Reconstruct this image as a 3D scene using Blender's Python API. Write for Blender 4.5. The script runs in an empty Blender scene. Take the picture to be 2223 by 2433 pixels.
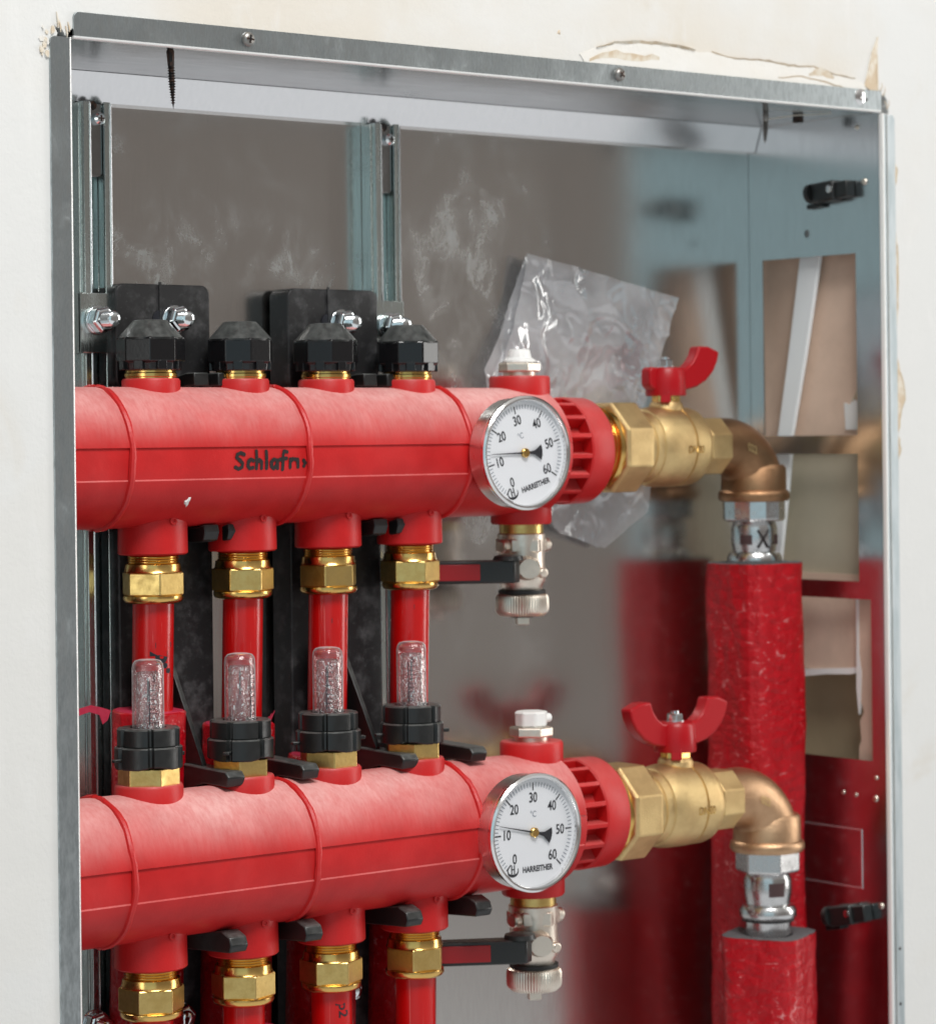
import bpy, bmesh, math, random
from mathutils import Vector, Matrix, noise as mnoise
random.seed(7)
R = math.radians
PI = math.pi

# ------------------------------------------------------------------ camera, world, lamps
scene = bpy.context.scene
Z0 = 1.25                                     # camera height; all mm heights below are relative to it
cam_data = bpy.data.cameras.new('camera')
cam = bpy.data.objects.new('camera', cam_data)
scene.collection.objects.link(cam)
scene.camera = cam
cam.location = (0.0, -1.19, Z0)
cam_data.sensor_fit = 'HORIZONTAL'
cam_data.sensor_width = 36.0
cam_data.lens = 36.0 * 6700.0 / 2223.0
cam_data.shift_y = -(1216.5 - 1039.0) / 2223.0
cam_data.clip_start = 0.05
cam_data.clip_end = 50.0
view = Vector((math.sin(R(38.8)), math.cos(R(38.8)), 0.0))
cam.rotation_euler = (view.to_track_quat('-Z', 'Y') @ Matrix.Rotation(-0.0115, 4, 'Z').to_quaternion()).to_euler()
cam_data.dof.use_dof = True
cam_data.dof.focus_distance = 1.44
cam_data.dof.aperture_fstop = 13.0

world = bpy.data.worlds.new('World')
scene.world = world
world.use_nodes = True
wn = world.node_tree.nodes; wl = world.node_tree.links
bg = wn['Background']
wtc = wn.new('ShaderNodeTexCoord'); wsep = wn.new('ShaderNodeSeparateXYZ'); wramp = wn.new('ShaderNodeValToRGB')
wmap = wn.new('ShaderNodeMapRange')
wmap.inputs['From Min'].default_value = -1.0; wmap.inputs['From Max'].default_value = 1.0
wl.new(wtc.outputs['Generated'], wsep.inputs[0]); wl.new(wsep.outputs['Z'], wmap.inputs['Value'])
wl.new(wmap.outputs[0], wramp.inputs[0]); wl.new(wramp.outputs[0], bg.inputs['Color'])
ce = wramp.color_ramp.elements
ce[0].position = 0.0; ce[0].color = (0.70, 0.71, 0.72, 1)          # unseen floor, made bright so the top strip reflects it
ce[1].position = 1.0; ce[1].color = (0.60, 0.58, 0.55, 1)          # ceiling
for p, col in ((0.36, (0.70, 0.71, 0.72, 1)), (0.43, (0.21, 0.185, 0.17, 1)), (0.58, (0.21, 0.19, 0.175, 1)), (0.80, (0.45, 0.43, 0.41, 1))):
    e = ce.new(p); e.color = col
bg.inputs['Strength'].default_value = 0.95

def area(name, loc, target, size, energy, color):
    d = bpy.data.lights.new(name, 'AREA')
    d.shape = 'RECTANGLE'; d.size = size[0]; d.size_y = size[1]
    d.energy = energy; d.color = color
    o = bpy.data.objects.new(name, d); scene.collection.objects.link(o)
    o.location = loc
    o.rotation_euler = (Vector(target) - Vector(loc)).to_track_quat('-Z', 'Y').to_euler()
    return o
area('ceiling_lamp', (0.55, -1.35, 3.0), (1.0, 0.0, 1.2), (1.0, 0.7), 45.0, (1.0, 0.985, 0.965))
area('window_light', (-1.35, -2.75, 1.65), (1.0, 0.0, 1.2), (3.0, 2.6), 11.0, (0.50, 0.86, 1.0))

area('side_window', (3.30, -1.00, 1.55), (1.0, 0.0, 1.2), (0.7, 1.7), 21.0, (1.0, 0.985, 0.95))

scene.view_settings.view_transform = 'Standard'
scene.view_settings.look = 'None'
scene.view_settings.exposure = 0.0
scene.view_settings.gamma = 1.0

# ------------------------------------------------------------------ materials
MATS = {}
class NB:
    def __init__(self, name):
        self.m = bpy.data.materials.new(name); self.m.use_nodes = True
        self.n = self.m.node_tree.nodes; self.l = self.m.node_tree.links
        self.b = self.n['Principled BSDF']; self.out = self.n['Material Output']
        self.geo = self.n.new('ShaderNodeNewGeometry')
        MATS[name] = self.m
    def val(self, s, v):
        if hasattr(v, 'is_output'): self.l.new(v, s)
        else: s.default_value = v
    def mapped(self, sc, off=(0, 0, 0)):
        mp = self.n.new('ShaderNodeMapping'); mp.inputs['Location'].default_value = off; mp.inputs['Scale'].default_value = sc
        self.l.new(self.geo.outputs['Position'], mp.inputs['Vector']); return mp.outputs[0]
    def noise(self, scale, detail=3, rough=.55, vec=None, dist=0.0):
        t = self.n.new('ShaderNodeTexNoise'); t.inputs['Scale'].default_value = scale
        t.inputs['Detail'].default_value = detail; t.inputs['Roughness'].default_value = rough
        t.inputs['Distortion'].default_value = dist
        self.l.new(vec if vec is not None else self.geo.outputs['Position'], t.inputs['Vector']); return t.outputs['Fac']
    def voro(self, scale, vec=None, feature='DISTANCE_TO_EDGE'):
        t = self.n.new('ShaderNodeTexVoronoi'); t.feature = feature; t.inputs['Scale'].default_value = scale
        self.l.new(vec if vec is not None else self.geo.outputs['Position'], t.inputs['Vector']); return t.outputs['Distance']
    def rng(self, v, a, b, c=0.0, d=1.0):
        t = self.n.new('ShaderNodeMapRange'); t.interpolation_type = 'SMOOTHSTEP'
        for k, q in (('From Min', a), ('From Max', b), ('To Min', c), ('To Max', d)): t.inputs[k].default_value = q
        self.l.new(v, t.inputs['Value']); return t.outputs[0]
    def math(self, op, a, b):
        t = self.n.new('ShaderNodeMath'); t.operation = op
        self.val(t.inputs[0], a); self.val(t.inputs[1], b); return t.outputs[0]
    def mix(self, f, a, b):
        t = self.n.new('ShaderNodeMix'); t.data_type = 'RGBA'
        self.val(t.inputs[0], f); self.val(t.inputs[6], a); self.val(t.inputs[7], b); return t.outputs[2]
    def normal_axis(self, ax):
        s = self.n.new('ShaderNodeSeparateXYZ'); self.l.new(self.geo.outputs['Normal'], s.inputs[0]); return s.outputs[ax]
    def pos_axis(self, ax):
        s = self.n.new('ShaderNodeSeparateXYZ'); self.l.new(self.geo.outputs['Position'], s.inputs[0]); return s.outputs[ax]
    def bump(self, h, strength, dist=0.0006, prev=None):
        t = self.n.new('ShaderNodeBump'); t.inputs['Strength'].default_value = strength
        t.inputs['Distance'].default_value = dist; self.l.new(h, t.inputs['Height'])
        if prev is not None: self.l.new(prev, t.inputs['Normal'])
        self.l.new(t.outputs[0], self.b.inputs['Normal']); return t.outputs[0]
    def set(self, **k):
        names = dict(base='Base Color', rough='Roughness', metal='Metallic', spec='Specular IOR Level',
                     trans='Transmission Weight', coat='Coat Weight', sheen='Sheen Weight', alpha='Alpha',
                     sss='Subsurface Weight')
        for q, v in k.items(): self.val(self.b.inputs[names[q]], v)
        return self
def c4(r, g, b): return (r, g, b, 1.0)

def mk():
    # moulded red plastic; site dust plus overhead light painted on upward faces
    for nm, dust_toplight in (('red_plastic', 1.0), ('red_plastic_clean', .30)):
        m = NB(nm)
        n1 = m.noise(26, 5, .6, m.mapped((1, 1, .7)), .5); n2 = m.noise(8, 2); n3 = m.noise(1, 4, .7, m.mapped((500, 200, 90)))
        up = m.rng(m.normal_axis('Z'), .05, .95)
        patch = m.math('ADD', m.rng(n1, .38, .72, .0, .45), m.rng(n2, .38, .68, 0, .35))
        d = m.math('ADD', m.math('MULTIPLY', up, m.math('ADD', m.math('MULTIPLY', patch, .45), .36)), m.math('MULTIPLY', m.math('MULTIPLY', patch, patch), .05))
        d = m.math('MULTIPLY', m.math('MULTIPLY', d, m.rng(n3, .25, .7, .75, 1.1)), dust_toplight)
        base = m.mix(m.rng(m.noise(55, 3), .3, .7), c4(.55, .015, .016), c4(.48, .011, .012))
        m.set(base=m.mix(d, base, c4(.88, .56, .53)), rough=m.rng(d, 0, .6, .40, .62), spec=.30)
        p = m.bump(m.noise(900, 3, .6), .22, .0004); m.bump(n1, .12, .002, p)
    m = NB('red_seam'); m.set(base=m.mix(m.noise(300), c4(.50, .008, .009), c4(.60, .02, .02)), rough=.45)
    m.bump(m.noise(400, 3), .4, .0006)
    m = NB('red_pipe'); v = m.mapped((900, 900, 12))
    m.set(base=m.mix(m.rng(m.noise(1, 3, .6, v), .62, .74), c4(.52, .003, .003), c4(.64, .09, .08)), rough=.27, coat=.15)
    m = NB('red_handle'); m.set(base=c4(.40, .005, .010), rough=.33, spec=.35); m.bump(m.noise(500, 2), .05)
    m = NB('red_insert'); m.set(base=c4(.30, .002, .005), rough=.35)
    # red foil-faced foam insulation
    m = NB('red_foam')
    v = m.mapped((60, 60, 130)); e = m.voro(1.0, v); n1 = m.noise(120, 5, .65); n2 = m.noise(1, 4, .7, m.mapped((260, 260, 620))); n3 = m.noise(22, 3)
    cre = m.rng(e, 0.0, .06, 1, 0)
    fleck = m.math('MULTIPLY', m.rng(n2, .60, .70), m.math('MULTIPLY', m.rng(n1, .50, .64), .8))
    white = m.math('ADD', m.math('MULTIPLY', cre, m.math('MULTIPLY', m.rng(n1, .53, .66), .5)), fleck)
    white = m.math('MULTIPLY', white, m.rng(n3, .35, .65, .35, 1.0))
    m.set(base=m.mix(white, m.mix(n1, c4(.30, .001, .005), c4(.60, .004, .013)), c4(.90, .55, .55)), rough=.30, spec=.40)
    p = m.bump(e, .45, .0025); m.bump(n1, .65, .0034, p)
    m = NB('foam_core'); m.set(base=c4(.11, .105, .11), rough=.95); m.bump(m.noise(900), .8, .001)
    m = NB('magenta_film'); m.set(base=m.mix(m.noise(300), c4(.42, .004, .03), c4(.60, .06, .12)), rough=.4)
    # brass & bronze
    m = NB('brass'); n = m.noise(220, 4)
    m.set(base=m.mix(n, c4(.80, .52, .17), c4(.70, .44, .14)), metal=1.0, rough=m.rng(n, .3, .7, .17, .27)); m.bump(m.noise(1200, 2), .03)
    m = NB('brass_dull'); n = m.noise(170, 5, .65)
    m.set(base=m.mix(m.rng(n, .35, .7), c4(.74, .53, .20), c4(.60, .41, .14)), metal=1.0, rough=m.rng(n, .3, .7, .28, .40)); m.bump(m.noise(700, 3), .10)
    m = NB('brass_cast'); n = m.noise(900, 4, .7); n2 = m.noise(60, 3)
    m.set(base=m.mix(m.rng(n2, .35, .7), c4(.74, .55, .27), c4(.60, .42, .20)), metal=1.0, rough=m.rng(n, .3, .7, .40, .54)); m.bump(n, .45, .0005)
    m = NB('bronze_cast'); n = m.noise(700, 4, .7); n2 = m.noise(45, 3)
    m.set(base=m.mix(m.rng(n2, .3, .7), c4(.62, .40, .24), c4(.46, .28, .16)), metal=1.0, rough=m.rng(n, .3, .7, .36, .5)); m.bump(n, .4, .0005)
    m = NB('bronze_dark'); n = m.noise(700, 4, .7); n2 = m.noise(45, 3)
    m.set(base=m.mix(m.rng(n2, .3, .7), c4(.42, .24, .13), c4(.28, .16, .085)), metal=1.0, rough=m.rng(n, .3, .7, .36, .5)); m.bump(n, .4, .0005)
    # white metals
    m = NB('nickel'); n = m.noise(260, 4)
    m.set(base=m.mix(n, c4(.86, .78, .68), c4(.70, .63, .54)), metal=1.0, rough=m.rng(n, .3, .7, .32, .46)); m.bump(m.noise(800, 3), .12)
    m = NB('steel_press'); n = m.noise(200, 4)
    m.set(base=m.mix(n, c4(.72, .72, .72), c4(.55, .55, .55)), metal=1.0, rough=m.rng(n, .3, .7, .16, .30))
    m = NB('chrome_bolt'); m.set(base=c4(.86, .90, .92), metal=1.0, rough=.10)
    m = NB('aluminium'); m.set(base=c4(.88, .88, .88), metal=1.0, rough=.16)
    m = NB('aluminium_case'); m.set(base=c4(.80, .79, .78), metal=1.0, rough=m.rng(m.noise(150), .3, .7, .27, .36))
    # galvanised sheet
    def zinc(name, col, r0, r1, dust, streak=(900, 900, 40), seed=0.0, graincol=.15):
        m = NB(name)
        g = m.noise(1, 3, .6, m.mapped(streak)); n1 = m.noise(9, 3, .5, m.mapped((1, 1, 1), (0, 0, .36)), .6); n2 = m.noise(1, 6, .62, m.mapped((34, 34, 24)), 1.0)
        n4 = m.noise(1, 5, .62, m.mapped((20, 20, 13)), 3.2)
        wisp = m.rng(m.math('ABSOLUTE', m.math('SUBTRACT', n4, .5), 0.0), 0.0, .035, 1, 0)
        region = m.rng(m.pos_axis('X'), 1.06, 1.15, 1.0, .10)
        smear = m.math('ADD', m.math('MULTIPLY', m.rng(n1, .38, .68), m.rng(n2, .36, .80)), m.math('MULTIPLY', m.math('MULTIPLY', wisp, m.rng(n1, .44, .60)), m.rng(n2, .40, .62, 0, .50)))
        smear = m.math('MULTIPLY', smear, region)
        smear = m.math('MINIMUM', m.math('MULTIPLY', smear, 1.15), 1.2)
        fine = m.rng(m.noise(1, 3, .7, m.mapped((420, 420, 60))), .71, .78)
        d = m.math('MULTIPLY', m.math('ADD', smear, m.math('MULTIPLY', fine, .45)), dust)
        dark = tuple(q * (1 - graincol) for q in col)
        m.set(base=m.mix(d, m.mix(m.rng(g, .3, .7), c4(*col), c4(*dark)), c4(.58, .62, .62)),
              metal=m.rng(d, 0, 1, 1.0, .35), rough=m.math('ADD', m.rng(g, .3, .7, r0, r1), m.math('MULTIPLY', d, .3)))
        return m
    zinc('zinc_back', (.70, .685, .66), .17, .21, .48, (900, 900, 90), 0, .06)
    zinc('zinc_side', (.62, .66, .67), .17, .23, .30, (900, 900, 60), 0, .06)
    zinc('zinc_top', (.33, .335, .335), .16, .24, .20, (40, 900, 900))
    m = zinc('zinc_flange', (.55, .61, .63), .28, .40, .30, (420, 420, 120), 0, .42)
    zinc('zinc_rail', (.62, .68, .66), .20, .28, .2)
    m = NB('zinc_bright'); g = m.noise(1, 3, .6, m.mapped((500, 500, 60)))
    m.set(base=m.mix(g, c4(.93, .935, .95), c4(.84, .85, .87)), metal=.85, rough=.20)
    m = NB('zinc_pale'); g = m.noise(1, 4, .6, m.mapped((300, 300, 40)))
    m.set(base=m.mix(m.rng(g, .35, .7), c4(.52, .57, .59), c4(.40, .46, .48)), metal=.65, rough=.45)
    m = NB('zinc_edge_glint'); m.set(base=c4(.92, .92, .90), metal=.35, rough=.30)  # near-white, the bright highlight along the folds is put into the colour
    m = NB('screw_steel'); n = m.noise(600, 3); m.set(base=m.mix(n, c4(.36, .35, .33), c4(.20, .19, .18)), metal=.9, rough=.42)
    m = NB('black_screw'); n = m.noise(500, 3); m.set(base=m.mix(m.rng(n, .45, .65), c4(.025, .022, .022), c4(.09, .05, .035)), metal=.6, rough=.45)
    # plastics
    m = NB('black_plastic'); n = m.noise(260, 4)
    up = m.rng(m.normal_axis('Z'), .1, .9)
    m.set(base=m.mix(m.math('MULTIPLY', up, m.rng(n, .2, .8, .06, .24)), c4(.012, .013, .013), c4(.42, .44, .42)), rough=m.rng(n, .3, .7, .30, .42))
    m.bump(m.noise(900, 2), .07)
    m = NB('black_gloss'); m.set(base=c4(.008, .008, .009), rough=.20); m.bump(m.noise(700, 2), .05)
    m = NB('black_plate'); n = m.noise(70, 5, .65); f = m.rng(m.noise(400, 3, .7), .60, .76)
    m.set(base=m.mix(m.math('ADD', m.rng(n, .45, .75, 0, .16), m.math('MULTIPLY', f, .10)), c4(.014, .014, .015), c4(.45, .45, .46)), rough=.48)
    m.bump(m.noise(800, 2), .1)
    m = NB('white_plastic'); m.set(base=c4(.84, .84, .82), rough=.45, sss=.0)
    m = NB('pipe_white'); m.set(base=c4(.80, .83, .84), rough=.4)
    m = NB('dial_white'); m.set(base=c4(.84, .85, .88), rough=.55)
    m = NB('ink'); m.set(base=c4(.012, .013, .020), rough=.5)
    m = NB('ink_grey'); m.set(base=c4(.22, .25, .30), rough=.5)
    m = NB('marker'); m.set(base=c4(.018, .012, .012), rough=.40)
    m = NB('label_dark'); m.set(base=c4(.06, .03, .03), rough=.5)
    m = NB('rubber'); m.set(base=c4(.015, .016, .016), rough=.6)
    # clear things
    def clear(name, ior_f, tint, gloss_r, white, bumpscale, bstr, fmin, thr=None, vec=None, rim_glint=0.0):
        m = NB(name); n, l = m.n, m.l
        tr = n.new('ShaderNodeBsdfTransparent'); tr.inputs[0].default_value = tint
        gl = n.new('ShaderNodeBsdfGlossy'); gl.inputs['Roughness'].default_value = gloss_r
        df = n.new('ShaderNodeBsdfDiffuse'); df.inputs[0].default_value = c4(.86, .87, .89)
        lw = n.new('ShaderNodeLayerWeight'); lw.inputs[0].default_value = ior_f
        mx = n.new('ShaderNodeMixShader'); mx2 = n.new('ShaderNodeMixShader')
        fr = m.rng(lw.outputs['Facing'], .1, 1.0, fmin, .75)
        l.new(fr, mx.inputs[0]); l.new(tr.outputs[0], mx.inputs[1]); l.new(gl.outputs[0], mx.inputs[2])
        if white > 0:
            nz = m.noise(1, 4, .7, m.mapped(vec)) if vec else m.noise(bumpscale * .5, 3)
            w = m.rng(nz, thr[0], thr[1], thr[2], white) if thr else m.rng(nz, .35, .75, white * .35, white)
            if rim_glint: w = m.math('MAXIMUM', w, m.rng(lw.outputs['Facing'], .45, .95, 0.0, rim_glint))  # white at the outline stands in for the tube's edge highlight
            l.new(w, mx2.inputs[0])
        else: mx2.inputs[0].default_value = 0
        l.new(mx.outputs[0], mx2.inputs[1]); l.new(df.outputs[0], mx2.inputs[2]); l.new(mx2.outputs[0], m.out.inputs[0])
        if bumpscale:
            b = n.new('ShaderNodeBump'); b.inputs['Strength'].default_value = bstr; b.inputs['Distance'].default_value = .004
            l.new(m.noise(bumpscale, 3), b.inputs['Height'])
            l.new(b.outputs[0], gl.inputs['Normal']); l.new(b.outputs[0], lw.inputs['Normal'])
        return m
    clear('lens_glass', .25, c4(.98, .98, .98), .03, 0, 0, 0, .02)
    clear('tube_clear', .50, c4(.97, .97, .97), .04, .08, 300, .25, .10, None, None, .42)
    clear('tube_sparkle', .60, c4(.95, .93, .93), .06, .95, 500, .8, .20, (.575, .63, .01), (560, 560, 330))  # white specks painted in as sparkle inside the tube
    clear('bag_film', .55, c4(.93, .94, .97), .09, .55, 40, .15, .34, (.30, .80, .22))
    # plaster wall & boards
    m = NB('plaster'); big = m.noise(5.5, 4, .55); mid = m.noise(28, 5, .6); fi = m.noise(380, 4, .7)
    left = m.rng(m.pos_axis('X'), .705, .80, 1, 0); right = m.rng(m.pos_axis('X'), 1.24, 1.30)
    side = m.math('MAXIMUM', left, right)
    f = m.math('ADD', m.math('MULTIPLY', side, .85), m.rng(big, .42, .66, 0, .8))
    col = m.mix(m.math('MINIMUM', f, 1.0), c4(.69, .645, .575), c4(.715, .715, .70))
    tro = m.noise(1, 4, .6, m.mapped((55, 55, 14)), .8)
    col = m.mix(m.rng(mid, .50, .74, 0, .5), col, c4(.735, .73, .715))
    col = m.mix(m.rng(tro, .56, .70, 0, .35), col, c4(.76, .755, .74))
    col = m.mix(m.rng(m.noise(9, 4, .6, None, .8), .58, .72, 0, .40), col, c4(.63, .575, .49))
    col = m.mix(m.rng(m.noise(260, 3, .7), .70, .76, 0, .5), col, c4(.55, .49, .40))
    m.set(base=col, rough=.88, spec=.2); p = m.bump(fi, .25, .0007); p = m.bump(mid, .35, .002, p); m.bump(tro, .12, .002, p)
    m = NB('plaster_patch'); m.set(base=m.mix(m.noise(40), c4(.78, .775, .755), c4(.74, .70, .63)), rough=.85); m.bump(m.noise(90, 4), .5, .001)
    m = NB('backing_dark'); m.set(base=c4(.07, .06, .045), rough=.95)
    m = NB('paper_torn'); n = m.noise(120, 4); m.set(base=m.mix(m.rng(n, .4, .65), c4(.60, .48, .34), c4(.72, .66, .56)), rough=.9)
    m = NB('paper_edge'); m.set(base=m.mix(m.noise(160), c4(.54, .42, .29), c4(.68, .58, .46)), rough=.9)
    m = NB('board_paper'); n = m.noise(40, 4); m.set(base=m.mix(m.rng(m.noise(18, 5, .65), .3, .7), c4(.74, .55, .43), c4(.60, .44, .34)), rough=.85); m.bump(m.noise(500, 3), .2)
    m = NB('board_grey'); n = m.noise(50, 4); m.set(base=m.mix(n, c4(.50, .45, .34), c4(.40, .36, .27)), rough=.85)
    m = NB('board_deep'); n = m.noise(50, 4); m.set(base=m.mix(n, c4(.42, .32, .20), c4(.32, .24, .14)), rough=.9)
mk()

# ------------------------------------------------------------------ mesh helpers (all in millimetres)
S = 0.001
class MB:
    def __init__(self): self.v = []; self.f = []
    def add(self, vs, fs):
        o = len(self.v); self.v += [tuple(q) for q in vs]; self.f += [tuple(i + o for i in f) for f in fs]; return self
    def box(self, x0, x1, y0, y1, z0, z1):
        vs = [(x, y, z) for x in (x0, x1) for y in (y0, y1) for z in (z0, z1)]
        return self.add(vs, [(0, 1, 3, 2), (4, 6, 7, 5), (0, 4, 5, 1), (2, 3, 7, 6), (0, 2, 6, 4), (1, 5, 7, 3)])
    def lathe(self, prof, axis='z', n=40, c=(0, 0, 0), phase=0.0, rf=None):
        vs = []; fs = []; m = len(prof)
        for a, r in prof:
            for k in range(n):
                t = 2 * PI * k / n + phase
                rr = r * (rf(k) if rf else 1.0)
                p, q = rr * math.cos(t), rr * math.sin(t)
                if axis == 'z': w = (p, q, a)
                elif axis == 'x': w = (a, p, q)
                else: w = (q, a, p)
                vs.append((w[0] + c[0], w[1] + c[1], w[2] + c[2]))
        for i in range(m - 1):
            for k in range(n):
                k2 = (k + 1) % n
                fs.append((i * n + k, i * n + k2, (i + 1) * n + k2, (i + 1) * n + k))
        fs.append(tuple(range(n))[::-1]); fs.append(tuple((m - 1) * n + k for k in range(n)))
        return self.add(vs, fs)
    def tube(self, path, r, n=16, closed=False):
        P = [Vector(p) for p in path]; m = len(P); vs = []; fs = []
        up = Vector((0.0123, .997, .03))
        for i, p in enumerate(P):
            a = P[(i - 1) % m] if (closed or i > 0) else p
            b = P[(i + 1) % m] if (closed or i < m - 1) else p
            t = (b - a).normalized(); s = t.cross(up)
            if s.length < 1e-4: s = t.cross(Vector((1, 0, 0)))
            s.normalize(); w = s.cross(t)
            rr = r[i] if isinstance(r, (list, tuple)) else r
            for k in range(n):
                th = 2 * PI * k / n; vs.append(p + (s * math.cos(th) + w * math.sin(th)) * rr)
        for i in range(m if closed else m - 1):
            j = (i + 1) % m
            for k in range(n):
                k2 = (k + 1) % n; fs.append((i * n + k, i * n + k2, j * n + k2, j * n + k))
        if not closed: fs.append(tuple(range(n))[::-1]); fs.append(tuple((m - 1) * n + k for k in range(n)))
        return self.add(vs, fs)
    def prism(self, poly, plane, a, b):
        n = len(poly)
        def w(u, v, h): return {'xz': (u, h, v), 'yz': (h, u, v), 'xy': (u, v, h)}[plane]
        vs = [w(u, v, a) for u, v in poly] + [w(u, v, b) for u, v in poly]
        fs = [tuple(range(n))[::-1], tuple(range(n, 2 * n))] + [(k, (k + 1) % n, n + (k + 1) % n, n + k) for k in range(n)]
        return self.add(vs, fs)
    def xf(self, M):
        self.v = [tuple(M @ Vector(p)) for p in self.v]; return self
    def build(self, name, mat, parent=None, loc=None, smooth=38, bevel=0.0, segs=2):
        me = bpy.data.meshes.new(name)
        me.from_pydata([(x * S, y * S, z * S) for x, y, z in self.v], [], self.f)
        bm = bmesh.new(); bm.from_mesh(me); bmesh.ops.recalc_face_normals(bm, faces=bm.faces); bm.to_mesh(me); bm.free()
        return link_mesh(name, me, mat, parent, loc, smooth, bevel, segs)
def link_mesh(name, me, mat, parent=None, loc=None, smooth=38, bevel=0.0, segs=2):
    me.materials.append(MATS[mat])
    if smooth:
        for p in me.polygons: p.use_smooth = True
        me.set_sharp_from_angle(angle=R(smooth))
    o = bpy.data.objects.new(name, me); scene.collection.objects.link(o)
    if parent is not None: o.parent = parent
    if loc is not None: o.location = (loc[0] * S, loc[1] * S, loc[2] * S + (0 if parent else Z0))
    elif parent is None: o.location = (0, 0, Z0)
    if bevel:
        b = o.modifiers.new('bevel', 'BEVEL'); b.width = bevel * S; b.segments = segs; b.limit_method = 'ANGLE'; b.angle_limit = R(40)
    return o
def tag(o, label, cat, group=None):
    o['label'] = label; o['category'] = cat
    if group: o['group'] = group
    return o
def thing(name, label, cat, loc, group=None, size=1.0):
    o = bpy.data.objects.new(name, None); scene.collection.objects.link(o)
    o.empty_display_size = .02; o.scale = (size, size, size)
    o.location = (loc[0] * S, loc[1] * S, loc[2] * S + Z0)
    return tag(o, label, cat, group)
def dup(root, label, dx, dy, dz):
    def cp(o, par):
        c = o.copy(); scene.collection.objects.link(c); c.parent = par
        for ch in list(kids.get(o, [])): cp(ch, c)
        return c
    kids = {}
    for o in scene.objects:
        if o.parent: kids.setdefault(o.parent, []).append(o)
    r = cp(root, None); r['label'] = label
    r.location = root.location + Vector((dx * S, dy * S, dz * S)); return r
def plate_holes(outer, holes, plane, a, b):
    """flat sheet with real openings, from outline loops"""
    bm = bmesh.new()
    def w(u, v, h): return {'xz': (u, h, v), 'yz': (h, u, v), 'xy': (u, v, h)}[plane]
    for loop in [outer] + holes:
        vs = [bm.verts.new(Vector(w(u, v, a)) * S) for u, v in loop]
        for i in range(len(vs)): bm.edges.new((vs[i], vs[(i + 1) % len(vs)]))
    bmesh.ops.triangle_fill(bm, use_beauty=True, use_dissolve=False, edges=bm.edges[:])
    res = bmesh.ops.extrude_face_region(bm, geom=bm.faces[:])
    off = Vector(w(0, 0, b - a)) * S
    bmesh.ops.translate(bm, verts=[g for g in res['geom'] if isinstance(g, bmesh.types.BMVert)], vec=off)
    bmesh.ops.recalc_face_normals(bm, faces=bm.faces)
    me = bpy.data.meshes.new('sheet'); bm.to_mesh(me); bm.free(); return me
def text_mesh(body, size, sx=1.0, extrude=0.05, bold=0.0):
    cu = bpy.data.curves.new('t', 'FONT'); cu.body = body; cu.size = size; cu.extrude = extrude
    cu.align_x = 'CENTER'; cu.align_y = 'CENTER'; cu.offset = bold
    o = bpy.data.objects.new('t', cu); scene.collection.objects.link(o)
    dg = bpy.context.evaluated_depsgraph_get(); me = o.evaluated_get(dg).to_mesh()
    vs = [(v.co.x * sx, v.co.y, v.co.z) for v in me.vertices]; fs = [tuple(p.vertices) for p in me.polygons]
    bpy.data.objects.remove(o); bpy.data.curves.remove(cu)
    return vs, fs
def arc(cx, cz, r, a0, a1, n): return [(cx + r * math.cos(R(a0 + (a1 - a0) * i / n)), cz + r * math.sin(R(a0 + (a1 - a0) * i / n))) for i in range(n + 1)]
def rrect(x0, x1, z0, z1, r, n=5):
    return arc(x1 - r, z0 + r, r, -90, 0, n) + arc(x1 - r, z1 - r, r, 0, 90, n) + arc(x0 + r, z1 - r, r, 90, 180, n) + arc(x0 + r, z0 + r, r, 180, 270, n)

# ------------------------------------------------------------------ the wall
def jag(pts, amp, step, seed):
    rnd = random.Random(seed); out = []
    for i in range(len(pts) - 1):
        (a, b), (c, d) = pts[i], pts[i + 1]; L = math.hypot(c - a, d - b); n = max(1, int(L / step))
        for k in range(n):
            t = k / n; out.append((a + (c - a) * t + rnd.uniform(-amp, amp), b + (d - b) * t + rnd.uniform(-amp, amp)))
    out.append(pts[-1]); return out
hole = [(709, -560), (709, 188)] + jag([(704.5, 189), (702.6, 195), (704, 198.5), (702.2, 202.8), (704.8, 201.2), (705.8, 202.6), (706.8, 200.4), (708.4, 197.6), (710.0, 200.2), (711.6, 201.0), (714, 203)], .35, 1.2, 3) + \
       [(1284, 203.5)] + jag([(1285, 206), (1288.6, 209), (1290.5, 203), (1292, 197)], .6, 2, 5) + [(1289, 190), (1289, -560)]
wall_me = plate_holes([(420, -620), (1750, -620), (1750, 560), (420, 560)], [hole], 'xz', 0, 14)
wall = link_mesh('wall', wall_me, 'plaster', smooth=0); wall['kind'] = 'structure'
backing = link_mesh('dark_backing', plate_holes([(420, -620), (1750, -620), (1750, 560), (420, 560)], [[(700, -560), (1350, -560), (1350, 204), (700, 204)]], 'xz', 34, 60), 'backing_dark', smooth=0)  # added backing, coloured dark for the shade behind the broken corner
backing['kind'] = 'structure'
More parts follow.
